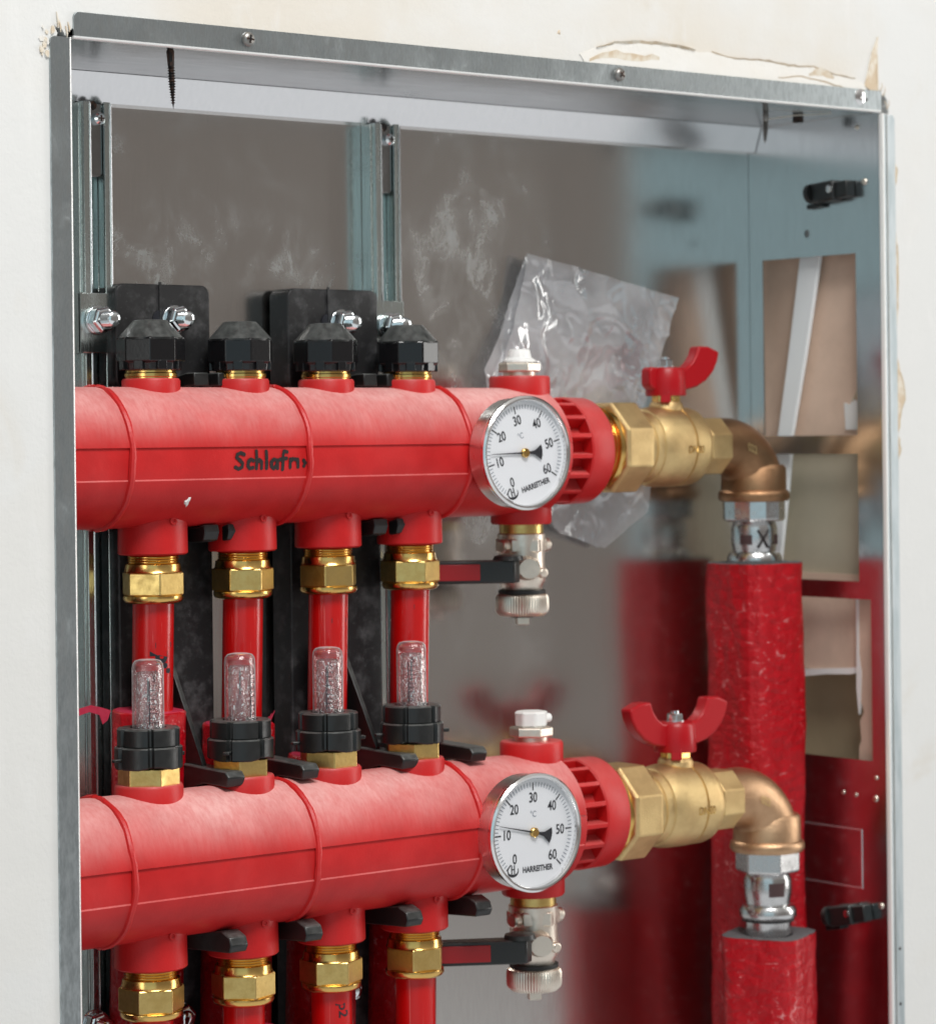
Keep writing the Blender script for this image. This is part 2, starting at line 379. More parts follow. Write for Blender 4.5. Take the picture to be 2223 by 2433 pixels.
# filler and torn paper around the box
def sheet_strip(name, mat, poly, y0, y1, sm=0):
    o = link_mesh(name, plate_holes(poly, [], 'xz', y0, y1), mat, wall, None, sm); o.location = (0, 0, 0); return o
top_edge = [(1040, 214), (1052, 218.5), (1066, 221.6), (1085, 223.4), (1109, 223.6), (1128, 222.2), (1142, 222.6), (1160, 220.2), (1184, 220.9), (1205, 219.2), (1226, 220.0), (1245, 216.6), (1262, 215.9), (1272, 212)]
sheet_strip('plaster_patch', 'plaster_patch', [(1273, 206.5), (1046, 206.5)] + jag(top_edge, .45, 3, 11), -.55, -.02)
rnd = random.Random(21)
def torn(path, w, name='torn_paper', mat='paper_torn', lift=1.4, seed=0):
    rn = random.Random(seed); vs = []; fs = []; N = len(path)
    for i, (x, z) in enumerate(path):
        ww = w * (.35 + .65 * math.sin(PI * (i + .4) / N)) * rn.uniform(.7, 1.25)
        for k, (dz, dy) in enumerate(((0, -.1), (ww * .5, -lift * .5 * rn.uniform(.4, 1)), (ww, -lift * rn.uniform(.5, 1.2)))):
            vs += [(x + rn.uniform(-.3, .3), dy - .5, z + dz * w / abs(w))]
            vs += [(x + rn.uniform(-.3, .3), dy - .15, z + dz * w / abs(w))]
    for i in range(N - 1):
        for k in range(2):
            a = i * 6 + k * 2; b = a + 6
            fs += [(a, a + 2, b + 2, b), (a + 1, b + 1, b + 3, a + 3)]
        fs += [(i * 6, i * 6 + 6, i * 6 + 7, i * 6 + 1), (i * 6 + 4, i * 6 + 5, i * 6 + 11, i * 6 + 10)]
    MB().add(vs, fs).build(name, mat, wall, smooth=50)
torn([(x, z + .3) for x, z in jag(top_edge[1:6], .3, 5, 4)], 1.5, seed=1)
torn([(x, z) for x, z in jag(top_edge[6:13], .35, 4, 8)], 1.0, mat='paper_edge', lift=.8, seed=2)
torn(jag([(1047, 210.5), (1062, 214), (1078, 213), (1100, 215)], .5, 5, 9), 4.2, seed=3, lift=.5)
torn(jag([(1222, 214.8), (1232, 215.6), (1243, 214.2)], .4, 2.5, 10), -4.2, seed=4, lift=.9)
torn(jag([(1196, 211.5), (1215, 213.5), (1240, 211.0), (1252, 209.5)], .4, 4, 12), 1.0, mat='paper_edge', lift=.5, seed=6)
# upright tear above the right-hand corner
sheet_strip('torn_paper', 'paper_torn', [(1270.5, 212), (1274, 222), (1277.5, 233), (1282.6, 243), (1281.3, 232), (1280.8, 221), (1281.6, 210), (1276, 209)], -1.0, -.03)
MB().tube([(1281.4, -.8, 208), (1280.9, -1.1, 220), (1281.6, -.9, 232)], [.5, .7, .2], 6).build('torn_edge', 'paper_edge', wall)
# frayed paper down the right flange
for z0, z1, w, sd in ((132, 60, 3.0, 1), (48, -2, 7.5, 2), (0, -18, 3.5, 3), (168, 150, 3, 4)):
    rn = random.Random(sd); n = 9
    L = [(1294.8, z0 + (z1 - z0) * i / n) for i in range(n + 1)]
    Rr = [(1295.8 + w * math.sin(PI * i / n) * rn.uniform(.6, 1.1), z0 + (z1 - z0) * i / n) for i in range(n, -1, -1)]
    sheet_strip('torn_paper', 'paper_torn', L + Rr, -.75, -.03)
    p = [(x - .1, -.8, z) for x, z in Rr[2:-2]]
    MB().tube(p, .35, 5).build('torn_edge', 'paper_edge', wall)
# crumbled corner at the left
for k in range(16):
    a = rnd.uniform(0, 1); x = 697.5 + rnd.uniform(-3, 4); z = 186 + a * 17; s = rnd.uniform(.5, 1.5)
    poly = [(x + s * rnd.uniform(.6, 1.2) * math.cos(t * PI / 3), z + 1.6 * s * rnd.uniform(.6, 1.2) * math.sin(t * PI / 3)) for t in range(6)]
    sheet_strip('plaster_crumb', 'paper_torn' if k % 2 else 'plaster_patch', poly, -rnd.uniform(.5, 1.0), -.03)
for x, z, h in ((705.0, 199, 6), (703.6, 201, 8), (708.6, 196.5, 6), (709.9, 199.5, 5)):
    MB().tube([(x, -.2, z + h), (x + .5, -.9, z + h * .4), (x + .2, -1.2, z)], [.25, .55, .15], 5).build('paper_fibre', 'paper_torn', wall)
for x, z, h in ((1286.5, 207, 6), (1288, 204, -5), (1284, 210, 5), (1290, 199, 6)):
    MB().tube([(x, -.2, z), (x + 1.2, -1.4, z + h * .5), (x + .6, -1.6, z + h)], [.3, .25, .12], 5).build('paper_fibre', 'paper_edge', wall)
MB().lathe([(-.5, .6), (-.1, 1.6), (0, 1.8)], 'y', 9, (1025, 0, 225), rf=lambda k: .7 + .3 * math.sin(k * 2.3)).build('plaster_chip', 'paper_edge', wall)

# ------------------------------------------------------------------ the cabinet
BOT = -560
cab = thing('manifold_cabinet', 'galvanised sheet steel manifold cabinet set into the plaster wall', 'cabinet', (1000, 0, BOT))
OFF = (-1000, 0, -BOT)
def cpart(mb, name, mat, **k):
    mb.v = [(x + OFF[0], y, z + OFF[2]) for x, y, z in mb.v]; return mb.build(name, mat, cab, **k)
def cmesh(me, name, mat, par=None, **k):
    for v in me.vertices: v.co += Vector((OFF[0] * S, 0, OFF[2] * S))
    return link_mesh(name, me, mat, par or cab, smooth=0, **k)
# back
cpart(MB().box(705, 1290, 115, 116.5, BOT, 205), 'back_panel', 'zinc_back')
# bright downturned strip under the top
cpart(MB().prism([(103.5, 197), (109.0, 182.5), (115, 181.5), (115, 180.4), (108.2, 181.4), (102.5, 197)], 'yz', 711.5, 1283.5), 'top_trim_strip', 'zinc_bright')
# top panel with front flange and folded edge
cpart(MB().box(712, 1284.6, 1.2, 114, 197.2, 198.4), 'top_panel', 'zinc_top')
fl = rrect(712.6, 1284, 197.6, 209.8, 3.0); fl = arc(712.6 + 3, 209.8 - 3, 3, 90, 180, 5) + [(712.6, 197.9), (1284.4, 197.9), (1284.4, 209.0), (1283.6, 209.8)]
cmesh(plate_holes(fl[::-1], [], 'xz', -1.3, -.02), 'top_flange', 'zinc_flange', bevel=.25)
cpart(MB().prism(arc(.0, 197.9, 1.35, 180, 270, 6) + [(1.2, 196.55), (1.2, 197.15), (-.1, 197.9)], 'yz', 712.4, 1284.2), 'top_fold', 'zinc_edge_glint')
# left flange, fold and side
fl = arc(699.2 + 3, 197 - 3, 3, 90, 180, 5) + [(699.2, BOT), (710.2, BOT), (710.2, 197.0)]
cmesh(plate_holes(fl, [], 'xz', -1.3, -.02), 'left_flange', 'zinc_flange', bevel=.25)
cpart(MB().prism(arc(710.1, 0.0, 1.35, -90, 0, 6) + [(711.45, 1.0), (710.9, 1.0), (710.1, -.2)], 'xy', BOT, 197.0), 'left_fold', 'zinc_edge_glint')
cpart(MB().box(710.3, 711.4, 1.1, 114.5, BOT, 197), 'left_panel', 'zinc_side')
# right side with openings
sq = lambda y0, y1, z0, z1: [(y0, z0), (y1, z0), (y1, z1), (y0, z1)]
rh = [sq(21.5, 103, -1.5, 111.5), sq(21.5, 103, -92.3, -13), sq(12, 103, -203, -103.2),
      [(63.1 + 2.3 * math.cos(t * PI / 6), 126.2 + 2.6 * math.sin(t * PI / 6)) for t in range(12)]]
side = cmesh(plate_holes(sq(1.2, 114.8, BOT, 197), rh, 'yz', 1284, 1285.1), 'right_panel', 'zinc_side')
fl = [(1285.6, BOT), (1296, BOT), (1296, 193), (1294.5, 195.4), (1285.6, 195.4)]
cmesh(plate_holes(fl, [], 'xz', -1.3, -.02), 'right_flange', 'zinc_pale', bevel=.25)
cpart(MB().prism([(1284.1, 1.0), (1284.1, -.9), (1284.6, -1.9), (1285.7, -1.9), (1285.7, -.2), (1285.3, 1.0)], 'xy', BOT, 196.2), 'right_fold', 'zinc_edge_glint')
cpart(MB().box(1288.2, 1288.8, -1.55, -1.25, BOT, 195), 'right_groove', 'screw_steel')
# knock-out outline on the side
ko = MB()
ko.box(1283.6, 1284.0, 21.5, 22.4, -283, -246).box(1283.6, 1284.0, 22.4, 100, -246.9, -246).box(1283.6, 1284.0, 22.4, 100, -283, -282.1)
cpart(ko, 'knockout_outline', 'zinc_bright')
# screws in the top flange
def pan_screw(x, z, tilt):
    m = MB().lathe([(-1.3, 3.9), (-2.2, 3.8), (-3.4, 2.9), (-3.9, 1.2)], 'y', 20)
    m.xf(Matrix.Translation((x, 0, z)) @ Matrix.Rotation(R(tilt), 4, 'Y'))
    o = cpart(m, 'flange_screw', 'screw_steel')
    k = MB().box(-2.1, 2.1, -4.15, -3.3, -.42, .42).box(-.42, .42, -4.16, -3.3, -2.1, 2.1)
    k.xf(Matrix.Translation((x + OFF[0], 0, z + OFF[2])) @ Matrix.Rotation(R(tilt + 8), 4, 'Y'))
    k.build('cross_slot', 'black_screw', o)
pan_screw(814.8, 204.2, 0); pan_screw(1068.6, 204.4, 30)
# torn corner dimple
cpart(MB().lathe([(-1.3, 5.0), (-2.4, 3.4), (-2.5, 1.2), (-1.6, .4)], 'y', 18, (1266, 0, 205)), 'corner_dimple', 'aluminium')
cpart(MB().lathe([(-2.7, .3), (-2.5, 1.0), (-2.3, 1.05)], 'y', 10, (1270, 0, 203.5)), 'corner_hole', 'black_screw')
# screw points coming down through the top
def point_screw(x, y, L, tx, mat='black_screw', name='screw_point'):
    m = MB(); n = 46; vs = []
    prof = [(0, 1.5), (-1, 2.0), (-L * .28, 1.7)]
    z = -L * .30
    while z > -L * .93:
        r = 1.35 * (1 - max(0, (-z / L - .55)) / .50)
        prof += [(z, r), (z - .45, r + .75), (z - .9, r)]; z -= 1.35
    prof.append((-L, .08))
    m.lathe(prof, 'z', 12); m.xf(Matrix.Translation((x, y, 197.2)) @ Matrix.Rotation(R(tx), 4, 'Y'))
    return cpart(m, name, mat)
point_screw(774.3, 8.6, 30, -3); point_screw(1228.2, 42.5, 19, 3, 'screw_steel')
cpart(MB().box(1259, 1263.5, 45, 50, 193.5, 197.1), 'screw_stub', 'black_screw')
cpart(MB().tube([(1231, 44, 193.5), (1245, 34, 195.8), (1262, 20, 196.6)], .35, 6), 'wire_end', 'nickel')
# rails
def rail(x0, x1):
    r = MB().prism([(x0, 101), (x0 + 4.2, 101), (x0 + 4.2, 102.6), (x0 + 1.4, 102.6), (x0 + 1.4, 112.6), (x1 - 1.4, 112.6), (x1 - 1.4, 102.6), (x1 - 4.2, 102.6), (x1 - 4.2, 101), (x1, 101), (x1, 114.9), (x0, 114.9)], 'xy', BOT, 181)
    o = cpart(r, 'mounting_rail', 'zinc_rail', bevel=.4)
    cx = (x0 + x1) / 2
    def sub(m, name, mat, **k):
        m.v = [(x + OFF[0], y, z + OFF[2]) for x, y, z in m.v]; return m.build(name, mat, o, **k)
    sub(MB().tube([(x0 - .1, 105, BOT), (x0 - .1, 105, 180)], .7, 8), 'rail_bead', 'zinc_rail')
    sub(MB().tube([(x1 - .5, 100.7, BOT), (x1 - .5, 100.7, 180)], .55, 8), 'rail_lip', 'zinc_bright')
    sub(MB().tube([(x0 + 4.0, 100.9, BOT), (x0 + 4.0, 100.9, 180)], .5, 8), 'rail_lip', 'zinc_bright')
    sub(MB().prism([(cx - 4, 180)] + arc(cx + 1.0, 145, 3.2, -90, 0, 5)[:0] + [(cx - 4, 143), (cx - 2.5, 141), (cx + 3.0, 141), (cx + 4.5, 143), (cx + 4.5, 180)], 'xz', 103.0, 105.0), 'rail_insert', 'zinc_top', bevel=.5)
    s = sub(MB().lathe([(103, 3.3), (100.5, 3.3), (99.2, 2.2), (98.9, .6)], 'y', 18, (cx + 1.5, 0, 172)), 'rail_screw', 'chrome_bolt')
    k = MB().box(-1.7, 1.7, 98.6, 99.6, -.35, .35).box(-.35, .35, 98.61, 99.6, -1.7, 1.7); k.v = [(x + cx + 1.5 + OFF[0], y, z + 172 + OFF[2]) for x, y, z in k.v]
    k.build('cross_slot', 'black_screw', s)
    sub(MB().lathe([(102.9, 2.5), (102.6, 2.4)], 'y', 14, (cx - 1.5, 0, 179)), 'rail_hole', 'black_screw')
rail(779.0, 796.0); rail(972.5, 990.0)
# latches on the right side
def latch(y0, z0, yb, ang):
    M = Matrix.Translation((1284, y0, z0)) @ Matrix.Rotation(R(ang), 4, 'X')
    b = MB().box(-10, -.1, -8, 12, -6.5, 6.0).xf(M); o = cpart(b, 'door_latch', 'black_plastic', bevel=1.4)
    def sub(m, name, mat, **k):
        m.xf(M); m.v = [(x + OFF[0], y, z + OFF[2]) for x, y, z in m.v]; return m.build(name, mat, o, **k)
    sub(MB().lathe([(11, 6.2), (14.5, 6.2), (15.5, 5.0)], 'y', 18, (-7, 0, .2)), 'latch_collar', 'black_plastic')
    sub(MB().lathe([(15, 4.6), (16.2, 4.2), (17.2, 1.6)], 'y', 18, (-7, 0, .2)), 'latch_tip', 'chrome_bolt')
    sub(MB().box(-4, -.2, 8, 21, -8.5, -5.5), 'latch_foot', 'black_plastic', bevel=.5)
    sub(MB().box(-8, -.2, -18, -7, -5.5, 4.6), 'latch_tail', 'black_plastic', bevel=.9)
    sub(MB().lathe([(-10.8, 1.0), (-10.4, 2.4), (-9, 2.6)], 'x', 12, (0, -5, .5)), 'latch_rivet', 'steel_press')
    sub(MB().lathe([(-1.5, .3), (-1.3, 1.6), (-.05, 2.1)], 'x', 12, (0, -26, 2.5)), 'latch_screw', 'nickel')
latch(39, 151, 0, -4); latch(31, -299.5, 0, -12)
for y, z, r in ((18.9, 189.4, 1.6), (37, -224.4, 1.3), (26.2, -225, 1.3), (10, -226, 2.2), (9, -213, 1.4)):
    cpart(MB().lathe([(-1.1, .3), (-.9, r * .8), (-.05, r)], 'x', 12, (1284, y, z)), 'side_rivet', 'nickel')
for z in (-318, -352):
    cpart(MB().lathe([(-1.5, .9), (-1.25, 1.0)], 'y', 12, (1292.2, 0, z)), 'flange_hole', 'black_screw')

# what shows through the openings
bd = thing('plasterboard', 'brown paper faced plasterboard seen through the upper side opening', 'board', (1296, 60, -7), 'boards behind the side openings')
MB().box(0, 10, -58, 58, 0, 135).build('board_face', 'board_paper', bd)
MB().prism([(-30, 9), (-18, 9), (-17, 26), (-22, 24.5), (-24, 29), (-29, 26), (-30.5, 16)], 'yz', -1.3, -.1).build('torn_paper', 'white_plastic', bd)
MB().tube([(-1.0, -24, 27), (-1.2, -29, 33), (-1.0, -36, 39)], .9, 6).build('torn_fibre', 'paper_torn', bd)
bd2 = thing('plasterboard', 'grey brown board seen through the middle side opening', 'board', (1300, 60, -98), 'boards behind the side openings')
MB().box(0, 10, -58, 58, 0, 90).build('board_face', 'board_grey', bd2)
MB().box(-3, -.2, -58, 58, 0, 9).build('board_ledge', 'board_paper', bd2)
bd3 = thing('plasterboard', 'torn plasterboard seen through the lowest side opening', 'board', (1296, 60, -210), 'boards behind the side openings')
MB().box(0, 10, -58, 58, 60, 110).build('board_face', 'board_paper', bd3)
MB().box(16, 22, -58, 58, 0, 59.8).build('board_core', 'board_deep', bd3)
MB().prism([(-58, 62.0), (-34, 61.5), (-20, 58.5), (0, 57.5), (20, 55.0), (40, 52), (58, 50), (58, 54), (40, 56), (20, 59.5), (0, 61), (-20, 62.5), (-34, 64.5), (-58, 65)], 'yz', -2.2, -.1).build('torn_paper', 'white_plastic', bd3)
MB().prism([(-44, 0), (-29, 0), (-29, 14), (-31, 18), (-30, 30), (-33.5, 36), (-31, 42), (-32, 60), (-29.5, 72), (-30, 110), (-44, 110)], 'yz', -3.8, -2.4).build('paper_strip', 'board_paper', bd3)
MB().prism([(-29.2, 34), (-27.5, 50), (-28, 80), (-27.8, 110), (-30.4, 110), (-30, 72), (-32, 60), (-31, 42)], 'yz', -4.1, -2.3).build('torn_edge', 'white_plastic', bd3)
strip = MB(); P = [(52, 150, 20), (65.3, 112.6, 18), (78, 50, 15.5), (89.6, -1.5, 13), (93, -30, 13), (100.5, -81, 12), (103, -100, 12)]
vs = []; fs = []
for y, z, w in P:
    for x in (1288.5, 1291.5): vs += [(x, y - w / 2, z), (x, y + w / 2, z)]
for i in range(len(P) - 1):
    a = i * 4; b = a + 4; fs += [(a, a + 1, b + 1, b), (a + 2, b + 2, b + 3, a + 3), (a, b, b + 2, a + 2), (a + 1, a + 3, b + 3, b + 1)]
fs += [(0, 2, 3, 1), (len(vs) - 4, len(vs) - 3, len(vs) - 1, len(vs) - 2)]
tag(strip.add(vs, fs).build('white_strip', 'pipe_white', smooth=0, bevel=.8), 'white plastic strip slanting behind the upper side opening', 'strip')

# ------------------------------------------------------------------ manifolds
def manifold(label, X, Y, Z, outlets, rings, xs, xe, sock_top, group, size, sr):
    t = thing('heating_manifold', label, 'manifold', (X, Y, Z), group, size)
    RR = 36.6
    prof = []
    band = (-19, 8)
    for k in range(120):
        a = -180 + 3 * k
        if band[0] < a < band[1]: continue
        prof.append((-RR * math.cos(R(a)), RR * math.sin(R(a))))
    # recessed flat moulding band at the front
    i0 = [i for i in range(len(prof)) if prof[i][1] < 0 and prof[i][0] < 0][-1]
    lo, hi = [(-RR * math.cos(R(a)), RR * math.sin(R(a))) for a in band]
    ins = [lo, (lo[0] + .35, lo[1] + .8)] + [(-(RR - dd) * math.cos(R(a)), (RR - dd) * math.sin(R(a))) for a, dd in ((-14, .75), (-9, 1.0), (-4, 1.15), (1, 1.2), (5, 1.2))] + [(hi[0] + 1.1, hi[1] - .3), hi]
    prof = prof[:i0 + 1] + ins + prof[i0 + 1:]
    m = MB().prism(prof, 'yz', xs, xe)
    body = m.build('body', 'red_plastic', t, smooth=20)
    for rx in rings:
        rn = random.Random(int(rx)); pth = []
        for k in range(64):
            a = 2 * PI * k / 64; q = RR - .1 + .45 * mnoise.noise(Vector((rx, 2 * math.cos(a), 2 * math.sin(a))))
            pth.append((rx + .9 * mnoise.noise(Vector((3 * math.cos(a), 3 * math.sin(a), rx))), q * math.cos(a), q * math.sin(a)))
        rad = [1.75 + .45 * mnoise.noise(Vector((9 * math.cos(q / 10), 9 * math.sin(q / 10), rx))) for q in range(64)]
        MB().tube(pth, rad, 8, True).build('weld_ring', 'red_seam', t)
    for ox in outlets:
        # foot of each upper and lower branch
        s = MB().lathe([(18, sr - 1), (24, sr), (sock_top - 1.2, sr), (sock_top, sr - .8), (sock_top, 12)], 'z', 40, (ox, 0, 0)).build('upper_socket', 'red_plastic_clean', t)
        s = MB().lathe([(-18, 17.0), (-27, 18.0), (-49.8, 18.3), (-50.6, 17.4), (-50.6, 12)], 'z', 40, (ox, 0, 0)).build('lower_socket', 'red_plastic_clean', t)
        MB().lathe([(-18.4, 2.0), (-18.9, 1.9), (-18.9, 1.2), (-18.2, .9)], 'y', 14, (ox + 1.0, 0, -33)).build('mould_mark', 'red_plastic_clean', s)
    return t
KU, KL = 1.0128, 1.0271                       # the two manifold sets differ slightly in size
UX = [802.1 + 57.0 * i for i in range(4)]
LX = [776.3 + 56.8 * i for i in range(4)]
UZ, UY = -8.6, 74.0
LZ, LY = -217.7, 39.5
up = manifold('upper red plastic heating manifold with handwriting and four black capped branches', 1012.8, UY, UZ, [-208, -151.7, -95.4, -39.1], [-242.5, -132.5, -23], -307, 50, 41.0, 'red heating manifolds', KU, 15.3)
lo = manifold('lower red plastic heating manifold carrying the four clear flow meters', 989.1, LY, LZ, [-207.2, -151.9, -96.6, -41.3], [-238.5, -129.5, -22.5], -281.5, 50, 41.0, 'red heating manifolds', KL, 17.2)
# end piece: vent/drain nozzle and ribbed collar
def end_piece(t):
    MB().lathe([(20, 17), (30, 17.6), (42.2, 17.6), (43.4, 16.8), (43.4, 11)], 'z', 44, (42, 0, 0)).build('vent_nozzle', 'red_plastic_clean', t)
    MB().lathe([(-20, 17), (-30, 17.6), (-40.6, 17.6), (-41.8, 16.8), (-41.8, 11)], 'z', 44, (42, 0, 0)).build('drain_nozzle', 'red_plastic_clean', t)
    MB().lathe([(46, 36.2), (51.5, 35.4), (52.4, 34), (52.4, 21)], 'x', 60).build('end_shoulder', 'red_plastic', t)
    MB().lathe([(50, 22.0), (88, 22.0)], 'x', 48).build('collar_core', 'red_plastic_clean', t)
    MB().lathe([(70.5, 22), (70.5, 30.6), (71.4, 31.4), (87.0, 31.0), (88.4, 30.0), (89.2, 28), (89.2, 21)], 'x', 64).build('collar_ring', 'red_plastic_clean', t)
    for k in range(16):
        a = 2 * PI * k / 16 + .10
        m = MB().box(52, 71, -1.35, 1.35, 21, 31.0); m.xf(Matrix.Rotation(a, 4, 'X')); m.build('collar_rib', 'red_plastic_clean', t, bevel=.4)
end_piece(up); end_piece(lo)
# handwriting on the upper manifold
def stroke_on_cyl(lines, w, parent, x0, r=35.75):
    vs = []; fs = []
    for ln in lines:
        pts = []
        for i in range(len(ln) - 1):
            (a, b), (c, d) = ln[i], ln[i + 1]
            n = max(1, int(math.hypot(c - a, d - b) / .6))
            pts += [(a + (c - a) * k / n, b + (d - b) * k / n) for k in range(n)]
        pts.append(ln[-1])
        for (px, pz) in pts:     # a fat felt-tip trace made of overlapping dabs fused in one mesh
            base = len(vs); wv = w * (1 + .25 * mnoise.noise(Vector((px * .7, pz * .7, 1))))
            for k in range(10):
                an = 2 * PI * k / 10
                zz = pz + wv * math.sin(an); xx = px + wv * math.cos(an); th = math.asin(max(-1, min(1, zz / r)))
                vs.append((x0 + xx, -r * math.cos(th) - .0, zz))
            for k in range(10): 
                zz = vs[base + k][2]; vs.append((vs[base + k][0], vs[base + k][1] - .12, zz))
            fs.append(tuple(base + 10 + k for k in range(10)))
            fs += [(base + k, base + (k + 1) % 10, base + 10 + (k + 1) % 10, base + 10 + k) for k in range(10)]
    return MB().add(vs, fs)
H = 11.0
sch = [
 [(6.2, 3.6), (4.2, 4.4), (2.0, 3.6), (1.6, 2.0), (3.6, .6), (5.4, -1.0), (5.2, -3.0), (3.0, -4.0), (1.0, -3.0)],                         # S
 [(12.0, .3), (10.4, 1.0), (9.0, -.2), (8.7, -2.4), (10.0, -3.8), (11.8, -3.4)],                                                            # c
 [(14.0, 5.2), (14.2, -3.8)], [(14.2, -.8), (15.8, .6), (17.2, -.4), (17.4, -3.8)],                                                         # h
 [(20.2, 5.0), (20.6, -3.8)],                                                                                                               # l
 [(27.0, .4), (25.0, .8), (23.4, -.6), (23.6, -3.0), (25.2, -4.0), (26.8, -2.4), (27.2, .2), (27.6, -4.0)],                                  # a
 [(33.4, 4.6), (31.6, 5.0), (30.8, 3.0), (30.8, -4.6)], [(28.8, .6), (33.0, 1.2)],                                                          # f
 [(35.4, .8), (35.6, -3.6)], [(35.5, -.6), (37.0, .9), (39.0, .6)], [(40.2, .6), (40.6, -3.4)],                                              # r
 [(44.0, .0), (45.2, -1.4), (44.4, -3.0)],
]
sch = [[(x, z - 2.6) for x, z in ln] for ln in sch]
stroke_on_cyl(sch, 1.0, up, -180.5).build('handwriting', 'marker', up, smooth=0)
MB().lathe([(-36.9, 1.0), (-36.2, 1.5), (-35.0, 1.6)], 'y', 9, (0, 0, 0), rf=lambda k: 1.3 + .5 * math.sin(k * 2.1)).xf(Matrix.Translation((-205, 0, 0)) @ Matrix.Rotation(R(39), 4, 'X') @ Matrix.Diagonal((.75, 1.01, 1.5, 1))).build('plaster_fleck', 'white_plastic', up)

# black screw caps over the upper branches
ordn = ['first', 'second', 'third', 'fourth']
def cap():
    t = thing('valve_cap', '', 'cap', (UX[0], UY, UZ + 41 * KU), 'black caps on the upper manifold', KU)
    MB().lathe([(-1, 13.3), (.6, 13.3), (1.0, 13.8), (2.6, 13.8), (3.1, 13.2), (5.5, 13.0)], 'z', 40).build('brass_thread', 'brass', t)
    c = MB().lathe([(4.2, 15.8), (8.5, 16.4), (8.7, 18.0), (20.6, 18.0), (21.6, 17.0)], 'z', 8, phase=R(12)).build('cap_body', 'black_gloss', t, smooth=0, bevel=1.2, segs=3)
    MB().lathe([(20.2, 17.0), (21.2, 17.0), (29.6, 9.6), (30.4, 8.8), (30.6, 7.0)], 'z', 32).build('cap_crown', 'black_plastic', c, smooth=30)
    for k in range(8):
        a = R(12) + 2 * PI * (k + .5) / 8
        m = MB().box(-2.6, 2.6, 14.4, 16.6, 4.4, 9.5); m.xf(Matrix.Rotation(a - PI / 2, 4, 'Z')); m.build('grip_lug', 'black_gloss', c, bevel=.4)
    return t
cap0 = cap()
for i in range(4):
    lb = 'black eight-sided screw cap on the upper manifold, %s from the left frame' % ordn[i]
    if i == 0: cap0['label'] = lb; o = cap0
    else: o = dup(cap0, lb, UX[i] - UX[0], 0, 0)
    o.rotation_euler = (0, 0, R([0, 17, 8, 24][i]))

# flow meters on the lower manifold
def flow():
    t = thing('flow_meter', '', 'flow meter', (LX[0], LY, LZ + 40.8 * KL), 'flow meters on the lower manifold', KL)
    MB().lathe([(-2, 15.6), (8.6, 15.6)], 'z', 6, phase=R(20)).build('brass_hex', 'brass_dull', t, smooth=0, bevel=.5)
    # slotted two-tier collar
    vs = []
    n = 96
    def slot(k): return (k % 16) in (0,)
    def ringm(z0, z1, ro, ri, slots, wave):
        m = MB(); vs = []; fs = []
        for k in range(n):
            a = 2 * PI * k / n
            q = ro - (1.9 if (slots and (k % 16) in (0, 1)) else 0)
            zb = z0 + (1.3 * max(0, math.sin(3 * a + 1)) if wave else 0)
            for rr, zz in ((ri, zb), (q - .4, zb), (q, zb + .6), (q, z1 - .7), (q - .7, z1), (ri, z1)):
                vs.append((rr * math.cos(a), rr * math.sin(a), zz))
        for k in range(n):
            j = (k + 1) % n
            for i in range(6):
                i2 = (i + 1) % 6; fs.append((k * 6 + i, j * 6 + i, j * 6 + i2, k * 6 + i2))
        return m.add(vs, fs)
    col = ringm(8.2, 19.2, 17.0, 9, True, True).build('collar', 'black_plastic', t, smooth=30)
    ringm(19.2, 28.4, 15.6, 9, True, False).build('collar_crown', 'black_plastic', col, smooth=30)
    MB().box(13, 20.5, -1.6, 1.6, 13, 15).build('collar_tab', 'black_plastic', col, bevel=.4)
    MB().box(-20.5, -13, -1.6, 1.6, 12, 13.6).build('collar_tab', 'black_plastic', col, bevel=.4)
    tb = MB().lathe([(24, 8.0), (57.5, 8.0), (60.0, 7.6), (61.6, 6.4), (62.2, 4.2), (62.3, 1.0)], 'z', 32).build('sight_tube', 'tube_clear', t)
    MB().lathe([(26, 6.0), (54.8, 6.0), (56, 5.0)], 'z', 24).build('inner_tube', 'tube_sparkle', tb)
    MB().lathe([(22, 3.6), (36, 2.4), (40, 1.2), (41, 1.2)], 'z', 16).build('indicator', 'red_insert', tb)
    MB().lathe([(24, .45), (53, .45)], 'z', 8).build('spindle', 'ink', tb)
    MB().lathe([(57.2, 6.6), (59.2, 6.3)], 'z', 24).build('indicator_head', 'red_insert', tb)
    sc = MB()
    for k in range(9):
        z = 31 + k * 2.3; L = 3.6 if k % 2 == 0 else 2.4
        for q in range(4):
            a = R(-118) + q * .13 * L / 3.6
            p = [(8.12 * math.cos(a + d), 8.12 * math.sin(a + d), z + e) for d, e in ((0, 0), (.11, 0), (.11, .38), (0, .38))]
            sc.add(p, [(0, 1, 2, 3)])
    for q in range(22):
        a = R(-119); z = 30 + q * 1.0
        p = [(8.13 * math.cos(a + d), 8.13 * math.sin(a + d), z + e) for d, e in ((0, 0), (.055, 0), (.055, 1.0), (0, 1.0))]
        sc.add(p, [(0, 1, 2, 3)])
    vt, ft = text_mesh('5', 4.6, .9, 0.0)
    sc.add([(8.14 * math.cos(R(-100) + x / 8.4), 8.14 * math.sin(R(-100) + x / 8.4), 52.8 + y) for x, y, z in vt], ft)
    sc.build('scale', 'ink', tb, smooth=0)
    return t
fm0 = flow()
for i in range(4):
    lb = 'clear flow meter with black collar on the lower manifold, %s from the left frame' % ordn[i]
    o = fm0 if i == 0 else dup(fm0, lb, LX[i] - LX[0], 0, 0)
    o['label'] = lb; o.rotation_euler = (0, 0, R([0, 34, -14, -22][i]))

